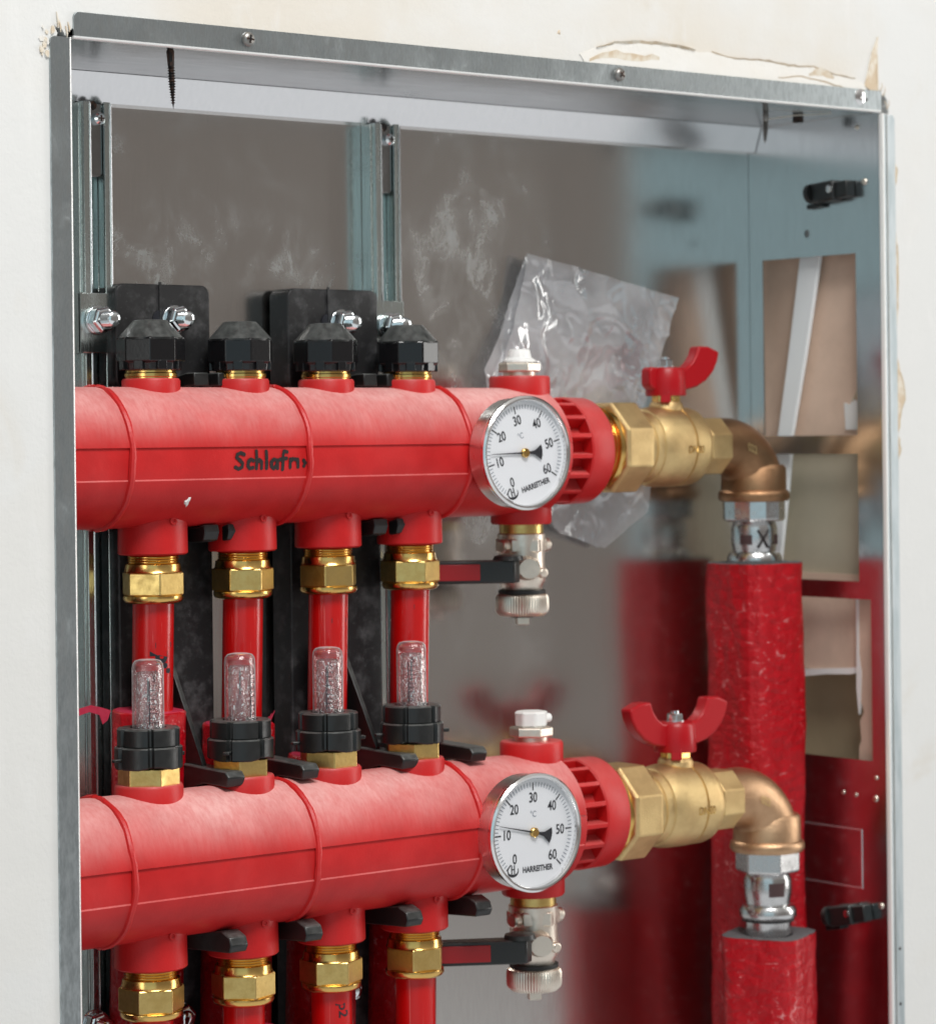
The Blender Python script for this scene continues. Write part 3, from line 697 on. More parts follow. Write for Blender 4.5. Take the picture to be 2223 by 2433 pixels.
# brass compression fittings and the red pipes under both manifolds
def fitting():
    t = thing('compression_fitting', '', 'fitting', (UX[0], UY, UZ - 50.6 * KU), 'brass compression fittings', KU)
    pr = [(1.2, 12.6)]
    z = 0.0
    while z > -5.2: pr += [(z, 12.9), (z - .55, 13.7), (z - 1.1, 12.9)]; z -= 1.3
    MB().lathe(pr, 'z', 40).build('thread', 'brass', t)
    nut = MB().lathe([(-4.6, 13.2), (-5.0, 14.4), (-8.2, 14.8), (-9.2, 15.4)], 'z', 40).build('nut_shoulder', 'brass', t)
    MB().lathe([(-9.0, 16.0), (-9.8, 16.6), (-20.4, 16.6), (-21.2, 16.0)], 'z', 6, phase=R(10)).build('hex_nut', 'brass_dull', t, smooth=0, bevel=.45)
    MB().lathe([(-20.8, 14.6), (-21.4, 15.6), (-23.2, 15.8), (-24.6, 15.0), (-25.4, 13.2), (-25.4, 11.0)], 'z', 40).build('nut_lip', 'brass', t)
    return t
f0 = fitting()
def hpipe(x, y, z0, z1, label, group, mark, sleeve_z, sleeve_y, mz, lean, size):
    yb = y + (z0 - z1) * math.tan(R(lean))
    t = thing('heating_pipe', label, 'pipe', (x, yb, z1), group, size)
    t.rotation_euler = (R(lean), 0, 0)
    z0 = z1 + (z0 - z1) / math.cos(R(lean)) / size
    MB().lathe([(0, 10.8), (z0 - z1, 10.8)], 'z', 36).build('pipe', 'red_pipe', t)
    n = 46; rr = lambda k: 1 + .035 * mnoise.noise(Vector((k * .9, x * .13, 0)))
    if sleeve_z is not None:
        h = sleeve_z - z1
        s = MB().lathe([(0, 19.2), (h * .3, 19.4), (h * .6, 19.0), (h - .8, 19.3), (h, 18.6), (h, 12)], 'z', n, (0, sleeve_y, 0), rf=rr).build('insulation_sleeve', 'red_foam', t, smooth=60)
        MB().lathe([(h + .0, 17.8), (h + .35, 17.6)], 'z', 30, (0, sleeve_y, 0)).build('sleeve_end', 'magenta_film', s)
    if mark:
        vt, ft = text_mesh(mark, 12.5 if mark != 'p2' else 8.0, 1.0, 0.0, .7 if mark != 'p2' else .1)
        L = []
        for vx, vy, vz in vt:                      # print runs down the pipe
            a = R(-92) + (vy) / 10.9
            L.append((10.92 * math.cos(a), 10.92 * math.sin(a), (mz - z1) - vx))
        MB().add(L, ft).build('printed_mark', 'ink', t, smooth=0)
    return t
marks = ['1p:il', '', '1', '1']
for i in range(4):
    lb = 'brass compression nut under the upper manifold, %s from the left frame' % ordn[i]
    o = f0 if i == 0 else dup(f0, lb, UX[i] - UX[0], 0, 0)
    o['label'] = lb; o.rotation_euler = (0, 0, R([0, 22, 38, 14][i]))
    lb = 'brass compression nut under the lower manifold, %s from the left frame' % ordn[i]
    o = dup(f0, lb, LX[i] - UX[0], LY - UY, (LZ - 50.6 * KL) - (UZ - 50.6 * KU)); o.scale = (KL, KL, KL); o.rotation_euler = (0, 0, R([26, 8, 17, 40][i]))
    hpipe(UX[i], UY, UZ - 74 * KU, -440, 'glossy red pipe hanging from the upper manifold, %s from the left frame' % ordn[i], 'red pipes from the upper manifold', marks[i],
          [-146, -157, -178, -182][i], 3.0, [-118, 0, -103.5, -98.5][i], 2.2, KU)
    hpipe(LX[i], LY, LZ - 74 * KL, -440, 'short visible red pipe below the lower manifold, %s from the left frame' % ordn[i], 'red pipes from the lower manifold', ['', '', 'p2', ''][i],
          [-328, -313, -322, -335][i], 0.0, [0, 0, -309, 0][i], 0.0, KL)
# ragged film ends at the sleeve
sc = thing('film_scrap', 'torn magenta film scrap sticking out beside the first pipe', 'film scrap', (777, 80, -146))
MB().prism([(0, 0), (2, 5), (-4, 7), (-10, 8.5), (-18, 7.0), (-17.5, 3.5), (-11, 5.0), (-5, 3), (-3, -2)], 'xz', 0, .5).build('film', 'magenta_film', sc, smooth=0)
sc = thing('film_scrap', 'frayed magenta film tuft right of the second flow meter', 'film scrap', (875, 82, -157))
for k in range(5):
    MB().tube([(k * .8, 0, 0), (k * 1.2 + 1, -.8, 3), (k * 1.9 + 1, -1.5, 3 + k * 1.4)], [.9, .6, .15], 5).build('strand', 'magenta_film', sc)

# ------------------------------------------------------------------ thermometers
def gauge(label, loc, rot, temp, size):
    t = thing('thermometer', label, 'thermometer', loc, 'dial thermometers', size)
    def put(m, name, mat, par=None, **k): return m.build(name, mat, par or t, **k)
    put(MB().lathe([(34, 7.5), (13.5, 7.5)], 'y', 24), 'stem', 'aluminium_case')
    case = put(MB().lathe([(14.5, 24), (14.2, 29.2), (13, 30.6), (2.5, 30.8), (2.5, 27)], 'y', 72), 'case', 'aluminium_case')
    put(MB().lathe([(3.0, 31.0), (1.2, 31.9), (-.4, 31.7), (-1.3, 30.6), (-1.2, 29.6), (-.2, 28.9), (3.6, 28.4)], 'y', 72), 'bezel', 'aluminium')
    # open front: drop the end caps of the bezel so that the dial shows
    bz = [c for c in scene.objects if c.parent == t and c.name.startswith('bezel')][0]
    bm = bmesh.new(); bm.from_mesh(bz.data)
    bmesh.ops.delete(bm, geom=[f for f in bm.faces if len(f.verts) > 10], context='FACES'); bm.to_mesh(bz.data); bm.free()
    dial = put(MB().lathe([(3.6, 28.6), (2.4, 28.6)], 'y', 72), 'dial', 'dial_white')
    Rm = Matrix.Rotation(R(-rot), 4, 'Y')
    Y = 2.25
    def flat(vs2, fs, name, mat):
        m = MB().add([(x, Y, z) for x, z in vs2], fs); m.xf(Rm)
        me = m.build(name, mat, dial, smooth=0); return me
    # ticks
    v = []; f = []; v2 = []; f2 = []
    def seg(V, F, a, r0, r1, w):
        c, s = math.cos(R(a)), math.sin(R(a)); px, pz = -s * w / 2, c * w / 2; b = len(V)
        V += [(r0 * c + px, r0 * s + pz), (r0 * c - px, r0 * s - pz), (r1 * c - px, r1 * s - pz), (r1 * c + px, r1 * s + pz)]; F.append((b, b + 1, b + 2, b + 3))
    for k in range(0, 61):
        a = 225 - 4.5 * k
        if k % 10 == 0: seg(v, f, a, 22.4, 26.6, .75)
        else: seg(v2, f2, a, 24.4, 26.9, .42)
    flat(v, f, 'major_ticks', 'ink'); flat(v2, f2, 'minor_ticks', 'ink_grey')
    v = []; f = []
    for k in range(7):
        a = 225 - 45 * k; vt, ft = text_mesh(str(10 * k), 7.4, .80, 0.0, .12); b = len(v)
        rr = 18.6
        v += [(x + rr * math.cos(R(a)), y + rr * math.sin(R(a)) - .2) for x, y, z in vt]; f += [tuple(i + b for i in q) for q in ft]
    flat(v, f, 'numerals', 'ink')
    vt, ft = text_mesh('\u00b0C', 4.6, .85, 0.0); flat([(x, y + 9.6) for x, y, z in vt], ft, 'unit_mark', 'ink_grey')
    vt, ft = text_mesh('HARREITHER', 4.3, .84, 0.0, .14); flat([(x + 2.6, y - 19.6) for x, y, z in vt], ft, 'maker_lettering', 'ink')
    # maker's emblem: a broken ring with two upright bars and a swoosh
    v = []; f = []
    for k in range(26):
        a0, a1 = R(150 + k * 9), R(150 + (k + 1) * 9)
        w0 = .35 + .9 * math.sin(PI * k / 26) ** 2; w1 = .35 + .9 * math.sin(PI * (k + 1) / 26) ** 2; b = len(v)
        v += [(3.1 * math.cos(a0), 2.6 * math.sin(a0)), ((3.1 - w0) * math.cos(a0), (2.6 - w0) * math.sin(a0)), ((3.1 - w1) * math.cos(a1), (2.6 - w1) * math.sin(a1)), (3.1 * math.cos(a1), 2.6 * math.sin(a1))]; f.append((b, b + 1, b + 2, b + 3))
    for x in (-.75, .75):
        b = len(v); v += [(x - .28, -1.2), (x + .28, -1.2), (x + .28, 2.6), (x - .28, 2.6)]; f.append((b, b + 1, b + 2, b + 3))
    b = len(v); v += [(-.9, .5), (.9, .5), (.9, 1.0), (-.9, 1.0)]; f.append((b, b + 1, b + 2, b + 3))
    flat([(x * 1.25 - 14.4, y * 1.25 - 19.4) for x, y in v], f, 'maker_emblem', 'ink')
    # needle
    a = 225 - 4.5 * temp
    nd = MB().prism([(24.6, .14), (24.6, -.14), (4, -.48), (-4, -.8), (-7, -1.2), (-11.4, -4.2), (-12.2, -1.5), (-12.2, 1.5), (-11.4, 4.2), (-7, 1.2), (-4, .8), (4, .48)], 'xz', 1.15, 1.45)
    nd.xf(Rm @ Matrix.Rotation(R(-a), 4, 'Y')); put(nd, 'needle', 'ink', smooth=0)
    put(MB().lathe([(2.2, 2.6), (.6, 2.6), (.2, 2.2)], 'y', 20), 'needle_hub', 'brass', smooth=40)
    put(MB().lathe([(.45, 28.5), (.15, 28.5)], 'y', 64), 'lens', 'lens_glass')
    return t
gauge('tilted round dial thermometer with silver bezel on the upper manifold', (1017.1, 22.3, -9.1), 16, 13.2, KU)
gauge('upright round dial thermometer with silver bezel on the lower manifold', (994.4, -8.8, -217.0), 0, 12.8, KL)

# ------------------------------------------------------------------ vent plugs and drain valves
def vent(label, loc, block, size):
    t = thing('vent_plug', label, 'vent plug', loc, 'vent plugs', size)
    MB().lathe([(-1, 9.5), (3.0, 9.5)], 'z', 24).build('plug_neck', 'nickel', t)
    MB().lathe([(2.4, 11.4), (3.0, 12.2), (7.2, 12.2), (8.0, 11.2), (8.0, 8.0)], 'z', 6, phase=R(14)).build('plug_hex', 'nickel', t, smooth=0, bevel=.5)
    if block:
        MB().lathe([(7.6, 8.4), (9.0, 9.2), (15.6, 9.4), (16.6, 8.8)], 'z', 8, phase=R(20)).build('plug_key', 'white_plastic', t, smooth=0, bevel=1.2)
        MB().lathe([(-5, 2.6), (5, 2.6)], 'x', 14, (6.0, -3, 12.4)).build('key_barrel', 'white_plastic', t, bevel=.8)
    else:
        MB().lathe([(7.6, 9.8), (9.2, 9.8), (10.6, 7.2), (14.6, 6.4), (15.6, 5.8)], 'z', 14).build('plug_key', 'white_plastic', t, smooth=25, bevel=.5)
        MB().box(-5.4, 5.4, -1.8, 1.8, 11, 15.0).build('key_bar', 'white_plastic', t, bevel=.6)
vent('nickel vent plug with conical white key on the upper manifold end', (1055.3, UY, 35.3), False, KU)
vent('nickel vent plug with blocky white key on the lower manifold end', (1032.2, LY, -173.2), True, KL)
def drain(label, loc):
    t = thing('drain_valve', label, 'drain valve', loc, 'drain valves', KU)
    MB().lathe([(1, 11.6), (-5.4, 11.6)], 'z', 32).build('collar', 'brass_dull', t)
    b = MB().lathe([(-5.2, 11.8), (-5.8, 12.6), (-11, 12.4), (-20, 12.0), (-28, 12.6), (-33, 12.4), (-35.5, 11.0), (-38.4, 10.4)], 'z', 36).build('body', 'nickel', t)
    MB().lathe([(-8.2, 13.0), (-8.8, 13.8), (-15.6, 13.8), (-16.4, 12.6)], 'z', 6, phase=R(30)).build('body_hex', 'nickel', b, smooth=0, bevel=.6)
    MB().lathe([(12, 4.2), (15.6, 4.2), (16.4, 3.4)], 'x', 16, (0, -2, -12.5)).build('side_boss', 'nickel', b, bevel=.5)
    MB().lathe([(-12, 4.2), (-15.6, 4.2), (-16.4, 3.4)], 'x', 16, (0, -2, -12.5)).build('side_boss', 'nickel', b, bevel=.5)
    MB().lathe([(-11, 3.2), (-13.8, 3.0), (-14.6, 2.2)], 'y', 16, (3.6, 0, -28)).build('front_boss', 'nickel', b, bevel=.4)
    # lever spindle, pointing to the left front
    t.scale = (KU * 1.1, KU * 1.1, KU)
    A = Matrix.Rotation(R(-118), 4, 'Z')
    m = MB().lathe([(4, 7.4), (15, 7.0), (18, 6.2), (20.5, 5.6)], 'x', 22, (0, 0, -25)); m.xf(A); m.build('spindle_boss', 'nickel', b)
    lev = MB().prism([(-16, -10), (-16, -18), (-22.5, -21.5), (-60.5, 2.3), (-56.5, 11.0), (-20.5, -9.5)], 'xy', -32.4, -19.4)
    lv = lev.build('lever', 'black_plastic', t, bevel=1.0)
    m = MB().lathe([(-19.6, 8.2), (-17.2, 7.4), (-16.6, 5.0)], 'z', 22, (-21, -14.5, 0)); m.build('lever_hub', 'black_plastic', lv)
    dx, dy = -38.0, 23.8; L = math.hypot(dx, dy); nx, ny = dy / L, -dx / L
    q = [(-22.5 + dx * k, -21.5 + dy * k) for k in (.40, .95)]
    ins = [(q[0][0] - .3, q[0][1] - .5), (q[1][0] - .3, q[1][1] - .5), (q[1][0] + .6, q[1][1] + 1), (q[0][0] + .6, q[0][1] + 1)]
    MB().prism(ins, 'xy', -30.6, -21.4).build('lever_inset', 'red_insert', lv, bevel=.3)
    MB().lathe([(-37.6, 11.2), (-38.0, 12.4), (-39.8, 12.4), (-40.2, 11)], 'z', 32).build('gasket', 'rubber', t)
    kn = MB().lathe([(-39.8, 11.8), (-41, 13.3), (-43, 14.0), (-49.5, 14.0), (-51.0, 13.4), (-52.8, 11.6), (-53, 8)], 'z', 120, rf=lambda k: 1.0 if k % 2 else .972).build('knurled_cap', 'nickel', t, smooth=25)
    MB().lathe([(-52.8, 6.0), (-53.8, 6.0)], 'z', 24).build('cap_washer', 'rubber', kn)
    MB().lathe([(-53, 4.6), (-57.6, 4.6), (-58.2, 4.0)], 'z', 4, phase=R(15)).build('cap_key', 'nickel', kn, smooth=0, bevel=.5)
    return t
d0 = drain('nickel drain valve with black and red lever under the upper manifold', (1055.3, UY, UZ - 41.8 * KU))
d1 = dup(d0, 'nickel drain valve with black and red lever under the lower manifold', 1032.2 - 1055.3, LY - UY, (LZ - 41.8 * KL) - (UZ - 41.8 * KU)); d1.scale = (KL * 1.1, KL * 1.1, KL)

# ------------------------------------------------------------------ ball valves, elbows, press fittings
def ball_valve(loc, rotz, size, stub):
    t = thing('ball_valve', '', 'ball valve', loc, 'brass ball valves', size)      # origin on the pipe axis under the handle
    pr = [(-72, 21)]; x = -71.0
    while x < -54: pr += [(x, 21.6), (x + .9, 22.8), (x + 1.8, 21.6)]; x += 2.0
    MB().lathe(pr, 'x', 48).build('thread', 'brass', t)
    MB().lathe([(-58, 24.5), (-56.6, 24.8), (-54, 24.8)], 'x', 40).build('nut_flange', 'brass', t)
    MB().lathe([(-54.8, 26.6), (-53, 28.6), (-34.6, 28.6), (-32.4, 26.2), (-32.2, 18)], 'x', 8, phase=R(22.5)).build('union_nut', 'brass_cast', t, smooth=0, bevel=.8)
    b = MB().lathe([(-33, 15), (-30.5, 15.2), (-30.0, 19.2), (-25.5, 19.8), (-24.8, 20.8), (-20.5, 21.4), (-19.8, 22.4), (-15, 23.8), (-10, 24.2), (2.4, 24.2), (2.9, 22.9), (3.9, 22.9), (4.4, 24.0), (13.5, 23.8), (16.5, 23.0), (19.0, 21.0), (20.6, 18.6), (21.0, 17)], 'x', 56).build('body', 'brass_cast', t, smooth=24)
    MB().lathe([(22.4, 17.6), (23.4, 18.4), (38.6, 18.4), (40.2, 17.4), (40.2, 12)], 'x', 8, phase=R(22.5)).build('end_hex', 'brass_cast', t, smooth=0, bevel=.7)
    vt, ft = text_mesh('DN20', 6.4, .8, 0.0, .1)
    MB().add([(x + 2.0, -24.55 * math.cos(y / 24.5 - .08), 24.55 * math.sin(y / 24.5 - .08)) for x, y, z in vt], ft).build('size_mark', 'brass', b, smooth=0)
    MB().lathe([(18, 10.4), (24.5, 10.4), (26.5, 9.4), (27, 9.0)], 'z', 32).build('stem_neck', 'brass_cast', t)
    MB().lathe([(26.6, 8.6), (33.5, 8.6)], 'z', 6, phase=R(12)).build('stem_nut', 'brass', t, smooth=0, bevel=.4)
    # butterfly handle
    hub = MB().lathe([(30.6, 12.0), (31.4, 12.4), (45.5, 11.6), (47.2, 10.4), (47.8, 8)], 'z', 36)
    Rz = Matrix.Rotation(R(rotz), 4, 'Z')
    h = hub.build('handle_hub', 'red_handle', t)
    wing = [(7, 33.5), (14, 34.4), (21, 36), (28, 39.6), (34, 45.4), (37.2, 51.5), (38.6, 57.2), (30.5, 60.4), (22.4, 60.6), (20.6, 55.4), (17.0, 50.6), (12.6, 47.6), (7, 47.0)]
    for s in (1, -1):
        shape = wing if not (stub and s < 0) else [(7, 33.5), (13, 34.5), (15.5, 37), (15.5, 46), (13.5, 48), (7, 47.0)]
        m = MB().prism([(s * u, v) for u, v in shape], 'xz', -4.6, 4.6); m.xf(Rz); m.build('handle_wing', 'red_handle', h, bevel=1.3, segs=3, smooth=25)
    for s in (1, -1):
        m = MB().box(s * 9.0, s * 12.2, -3, 3, 26.5, 33); m.xf(Rz @ Matrix.Rotation(R(50), 4, 'Z')); m.build('stop_tab', 'red_handle', h, bevel=.5)
    MB().lathe([(47.4, 5.6), (48.4, 5.6)], 'z', 20).build('handle_washer', 'chrome_bolt', t)
    MB().lathe([(48.2, 4.8), (51.8, 4.8), (52.6, 4.2)], 'z', 6).build('handle_nut', 'chrome_bolt', t, smooth=0, bevel=.4)
    MB().lathe([(52, 2.4), (54, 2.4)], 'z', 14).build('stem_tip', 'chrome_bolt', t)
    return t
bv = ball_valve((1171.3, UY, -7.1), -4, KU, True); bv['label'] = 'upper brass ball valve whose red handle shows a single raised wing'
bv = ball_valve((1143.7, LY, -219.3), 0, KL, False); bv['label'] = 'lower brass ball valve with both red wings of its handle in line'
def elbow(label, loc, size, metal):
    t = thing('pipe_elbow', label, 'elbow', loc, 'bronze elbows', size)
    P = [(0, 0, 0)]; rr = [17.0]
    P = [(-2, 0, 0), (4, 0, 0)]; rr = [16.6, 17.2]
    for k in range(1, 12):
        a = R(90 * k / 12); P.append((5 + 27 * math.sin(a), 0, -27 + 27 * math.cos(a))); rr.append(17.2 + 1.4 * k / 12)
    P += [(32, 0, -24), (32, 0, -28)]; rr += [19.6, 19.8]
    MB().tube(P, rr, 36).build('bend', metal, t)
    MB().lathe([(-12, 18.4), (-14, 20.0), (-27.5, 20.2), (-28.2, 21.4), (-30, 22.2), (-32.4, 22.2), (-34.2, 21.0), (-34.4, 14)], 'z', 48, (32, 0, 0)).build('socket_bead', metal, t)
    vt, ft = text_mesh('022', 6.5, .8, 0.0, .1)
    MB().add([(x + 14, -17.9 + abs(y) * .03, y - 2 - .35 * x) for x, y, z in vt], ft).build('cast_mark', 'brass_cast', t, smooth=0)
    return t
elbow('darker bronze elbow behind the upper ball valve', (1212.8, UY, -7.1), KU, 'bronze_dark')
elbow('dusty bronze elbow behind the lower ball valve', (1186.3, LY, -219.3), KL, 'bronze_cast')
def press(label, loc, size, variant):
    t = thing('press_fitting', label, 'press fitting', loc, 'steel press fittings', size)
    MB().lathe([(2, 17.8), (1, 19.2), (-10.6, 19.2), (-11.8, 17.8), (-11.8, 12)], 'z', 6 if variant else 12, phase=R(8)).build('hex_collar', 'steel_press', t, smooth=0, bevel=.7)
    MB().lathe([(-11, 12.2), (-13, 13.2), (-16, 14.2), (-24, 14.2), (-28, 13.4), (-30.5, 13.0), (-31.5, 15.6), (-34, 17.0), (-37.5, 17.0), (-39.6, 15.4), (-40.4, 14.0), (-50, 13.4)], 'z', 44).build('press_sleeve', 'steel_press', t)
    MB().lathe([(-39.2, 15.6), (-40.4, 15.6)], 'z', 40).build('seal_line', 'rubber', t)
    lab = MB(); n = 8
    def patch(a0, a1, z0, z1, r=14.45):
        for k in range(n):
            p = a0 + (a1 - a0) * k / n; q = a0 + (a1 - a0) * (k + 1) / n
            lab.add([(r * math.cos(R(p)), r * math.sin(R(p)), z0), (r * math.cos(R(q)), r * math.sin(R(q)), z0), (r * math.cos(R(q)), r * math.sin(R(q)), z1), (r * math.cos(R(p)), r * math.sin(R(p)), z1)], [(0, 1, 2, 3)])
    if variant: patch(-132, -92, -25, -17)
    else: patch(-172, -140, -26, -20); patch(-75, -45, -26, -20)
    lab.build('printed_label', 'label_dark', t, smooth=0)
    if not variant:
        x = MB()
        for s in (1, -1): x.tube([(14.5 * math.cos(R(-112 + s * u * 14)), 14.5 * math.sin(R(-112 + s * u * 14)), -22.5 + u * 5.5) for u in (-1, -.5, 0, .5, 1)], .75, 6)
        x.build('marker_cross', 'marker', t)
    return t
press('steel press fitting marked with a black cross under the upper elbow', (1245.2, UY, -42.5), KU, 0)
press('steel press fitting with hexagonal collar under the lower elbow', (1219.2, LY, -255.3), KL, 1)
def sq_r(a, turn): return 24.4 / (abs(math.cos(a - R(turn))) ** 4.5 + abs(math.sin(a - R(turn))) ** 4.5) ** (1 / 4.5)
def insulated(label, loc, top, seed, seam, size, turn):
    t = thing('insulated_pipe', label, 'insulated pipe', loc, 'red insulated riser pipes', size)
    n = 90; m = 60; h = (top - loc[2]) / size; vs = []; fs = []
    for i in range(m + 1):
        z = h * i / m
        for k in range(n):
            a = 2 * PI * k / n
            q = mnoise.noise(Vector((3.2 * math.cos(a), 3.2 * math.sin(a), z * .045 + seed))) * 1.0 + mnoise.noise(Vector((8 * math.cos(a), 8 * math.sin(a), z * .16 + seed))) * .55 + mnoise.noise(Vector((1.2 * math.cos(a), 1.2 * math.sin(a), z * .012 + seed))) * 1.6
            dseam = abs(((a - R(seam) + PI) % (2 * PI)) - PI)
            r = sq_r(a, turn) + q - 1.0 * math.exp(-(dseam / .05) ** 2) + 1.1 * math.exp(-((dseam - .12) / .06) ** 2) * mnoise.noise(Vector((z * .25, seed, a * 4)))
            vs.append((r * math.cos(a), r * math.sin(a), z))
    for i in range(m):
        for k in range(n):
            j = (k + 1) % n; fs.append((i * n + k, i * n + j, (i + 1) * n + j, (i + 1) * n + k))
    fs.append(tuple(range(n))[::-1])
    MB().add(vs, fs).build('foam_sleeve', 'red_foam', t, smooth=60)
    vs = []; fs = []
    for k in range(n):
        a = 2 * PI * k / n
        x, y, z = 0, 0, h
        for r, dz in ((sq_r(a, turn) - .1, 0), (sq_r(a, turn) - 1.0, .5), (14.2, -.5), (13.8, -6)):
            vs.append((r * math.cos(a), r * math.sin(a), h + dz + .4 * mnoise.noise(Vector((a * 3, seed, r)))))
    for k in range(n):
        j = (k + 1) % n
        for i in range(3): fs.append((k * 4 + i, j * 4 + i, j * 4 + i + 1, k * 4 + i + 1))
    MB().add(vs, fs).build('foam_end', 'foam_core', t)
    MB().lathe([(h - 30, 11), (h + 6, 11)], 'z', 30).build('steel_pipe', 'steel_press', t)
insulated('tall red insulated riser pipe behind, under the upper elbow', (1245.2, UY, -460), -80.5, 1.3, -136, KU, 0)
insulated('short red insulated pipe in front, under the lower elbow', (1219.7, LY, -460), -305.0, 7.7, -108, KL, 25)

# ------------------------------------------------------------------ black plastic brackets
def bracket(label, x0, x1, railx, armsU, armsL):
    t = thing('pipe_bracket', label, 'bracket', (x0, 100, -345), 'black manifold brackets')
    def lc(m): m.v = [(x - x0, y - 100, z + 345) for x, y, z in m.v]; return m
    pl = lc(MB().prism(rrect(x0, x1, 28, 84.2, 5), 'xz', 94, 112)).build('plate', 'black_plate', t, bevel=.9)
    lc(MB().prism(rrect(x0, x1, -345, -44, 5), 'xz', 94, 112)).build('plate', 'black_plate', t, bevel=.9)
    lc(MB().box(x0 + 5, x1 - 4, 112, 114.6, -330, 76)).build('spacer', 'black_plate', t)
    lc(MB().box(x0 + 27, x0 + 28.4, 93.2, 94, 30, 85.4)).build('mould_line', 'black_plate', pl)
    lc(MB().lathe([(93.9, 4.2), (93.4, 4.2)], 'y', 20, (x0 + 27, 0, 66))).build('bolt_slot', 'ink', pl)
    for ax, w in armsU:
        up_ = [(UY + 45 * math.cos(R(a)), UZ + 45 * math.sin(R(a))) for a in (55, 65, 75, 85, 95)] + [(UY + 37.9 * math.cos(R(a)), UZ + 37.9 * math.sin(R(a))) for a in (97, 85, 75, 65, 55)]
        lc(MB().prism(up_, 'yz', ax - w, ax + w)).build('clamp_arm', 'black_plastic', t, bevel=.7)
        lc(MB().prism([(UY + 20, UZ + 33), (95, UZ + 33), (95, UZ + 42), (UY + 20, UZ + 42)], 'yz', ax - w, ax + w)).build('arm_root', 'black_plastic', t)
        lo_ = [(UY + 46 * math.cos(R(a)), UZ + 46 * math.sin(R(a))) for a in (-50, -60, -70, -80, -90, -98, -104)] + [(UY + 42 * math.cos(R(-108)), UZ + 42 * math.sin(R(-108)))] + [(UY + 37.9 * math.cos(R(a)), UZ + 37.9 * math.sin(R(a))) for a in (-108, -98, -88, -78, -68, -58, -50)]
        lc(MB().prism(lo_, 'yz', ax - w, ax + w)).build('clamp_arm', 'black_plastic', t, bevel=.7)
    zt = LZ + 38.0; zb = LZ - 38.2
    for ax, w, tip in armsL:
        lc(MB().prism([(95, zt - 7), (95, zt + 9), (62, zt + 9), (tip, zt + 8), (tip - 3, zt + 5), (tip - 1, zt), (46, zt + .2), (72, zt - 6)], 'yz', ax - w, ax + w)).build('cradle_arm', 'black_plastic', t, bevel=.8)
        lc(MB().prism([(95, zb + 6), (72, zb + 5), (48, zb - .6), (tip - 6, zb + 3.5), (tip - 13, zb + 1.0), (tip - 15, zb - 3.5), (tip - 13, zb - 7.0), (52, zb - 10), (95, zb - 12)], 'yz', ax - w - 7.5, ax + w - 7.5)).build('cradle_arm', 'black_plastic', t, bevel=.8)
    for z in (zt, zb - 8): lc(MB().box(armsL[0][0] + 4, armsL[-1][0] - 4, 84, 94.6, z, z + 8)).build('cradle_bar', 'black_plastic', t, bevel=.5)
    gx = armsL[0][0] - 1
    lc(MB().prism([(95, -113), (95, zt + 7), (52, zt + 7), (52, zt + 10), (87, -111)], 'yz', gx - 1.4, gx + 1.4)).build('gusset', 'black_plastic', t, bevel=.3)
    # steel clip that grips the rail
    cl = lc(MB().prism([(railx - 13, 101), (railx - 13, 98.8), (railx + 9, 98.8), (railx + 9, 101)], 'xy', 47, 79)).build('steel_clip', 'zinc_rail', t, bevel=.5)
    lc(MB().box(railx - 13, railx - 11.6, 98.5, 114, 47, 79)).build('clip_flange', 'zinc_rail', cl)
    def bolt(x, y, z, L):
        o = lc(MB().lathe([(y, 7.8), (y - 1.6, 7.8)], 'y', 28, (x, 0, z))).build('washer', 'chrome_bolt', t, bevel=.3)
        lc(MB().lathe([(y - 1.5, 7.0), (y - 2.2, 7.6), (y - 7.0, 7.6), (y - 8.6, 6.4), (y - 8.8, 4)], 'y', 6, (x, 0, z), phase=.3)).build('nut', 'chrome_bolt', o, smooth=0, bevel=1.0, segs=3)
        pr = [(y - 8, 4.2)]; q = y - 8.2
        while q > y - 8 - L: pr += [(q, 4.3), (q - .5, 3.7)]; q -= 1.1
        pr += [(q, 3.9), (q - .8, 3.0), (q - 1.0, 1.0)]
        lc(MB().lathe(pr, 'y', 22, (x, 0, z))).build('stud', 'chrome_bolt', o)
    bolt(railx - 2.5, 98.6, 64.5, 8)
    bolt(x0 + 36.5, 94, 65.3, 6)
    bolt(railx - 10, 98.6, -308, 5)
    bolt(x0 + 34, 94, -310, 2)
    return t
bracket('black plastic bracket carrying the manifolds near the left frame', 793.4, 853.1, 787.5, [(831.3, 4.7), (845.5, 3.6)], [(819.5, 5.4, 26), (867.0, 5.4, 26)])
bracket('black plastic bracket carrying the manifolds near the middle rail', 904.8, 967.5, 981.0, [(943.7, 4.7), (958.9, 3.6)], [(933.5, 5.4, 26), (981.5, 5.4, 26)])

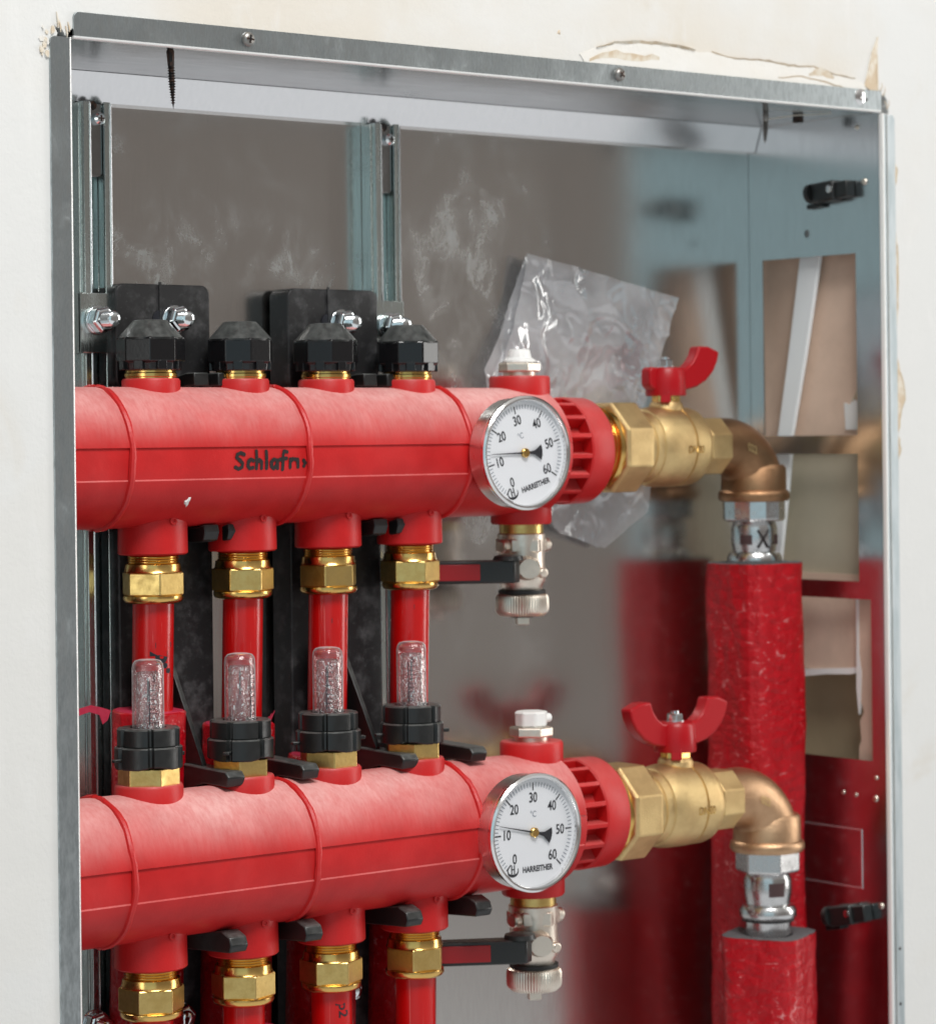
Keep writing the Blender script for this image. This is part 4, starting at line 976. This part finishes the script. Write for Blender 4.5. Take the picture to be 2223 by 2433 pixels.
# ------------------------------------------------------------------ clear plastic bag
bag = thing('plastic_bag', 'crumpled clear plastic bag tucked behind the upper manifold end', 'bag', (1130, 100, -72))
def bag_layer(LB, RB, yb, amp, seed, name):
    nu, nv = 90, 130; vs = []; fs = []
    def interp(B, t):
        for i in range(len(B) - 1):
            if B[i][0] <= t <= B[i + 1][0]:
                k = (t - B[i][0]) / (B[i + 1][0] - B[i][0]); return (B[i][1] + (B[i + 1][1] - B[i][1]) * k, B[i][2] + (B[i + 1][2] - B[i][2]) * k)
    for j in range(nv + 1):
        t = j / nv; l = interp(LB, t); r = interp(RB, t)
        for i in range(nu + 1):
            u = i / nu; x = (l[0] + (r[0] - l[0]) * u) * 1.009; z = l[1] + (r[1] - l[1]) * u
            p = Vector((x * .03, z * .03, seed))
            rid = abs(mnoise.noise(p * 1.1)); rid2 = abs(mnoise.noise(p * 2.3 + Vector((4, 1, 2)))); rid3 = abs(mnoise.noise(p * 5.1 + Vector((1, 7, 3))))
            cr = math.exp(-(mnoise.noise(p * 1.0 + Vector((3, 3, 1))) / .035) ** 2) + .7 * math.exp(-(mnoise.noise(p * 1.9 + Vector((8, 2, 5))) / .05) ** 2)
            y = yb + amp * (1.3 * mnoise.noise(p * .55) + .9 * rid + .35 * rid2 + .05 * rid3 - .5) - .8 * cr
            vs.append((x - 1130, min(y, 113.5) - 100, z + 72))
    for j in range(nv):
        for i in range(nu):
            a = j * (nu + 1) + i; fs.append((a, a + 1, a + nu + 2, a + nu + 1))
    return MB().add(vs, fs).build(name, 'bag_film', bag, smooth=80)
L1 = [(0, 1079.5, 110), (.18, 1074, 84), (.45, 1058, 40), (.7, 1062, 0), (.88, 1088, -36), (1, 1101, -58)]
R1 = [(0, 1202, 86), (.25, 1188, 52), (.5, 1172, 12), (.75, 1173, -30), (.87, 1171, -47), (1, 1138, -69)]
bag_layer(L1, R1, 107.0, 4.2, 2.0, 'front_film')
L2 = [(0, 1080.5, 108.5), (.25, 1063, 66), (.45, 1047, 40), (.7, 1056, 0), (.88, 1086, -34), (1, 1102, -56)]
bag_layer(L2, [(t, x - 1.5, z) for t, x, z in R1], 111.0, 3.0, 9.0, 'back_film')
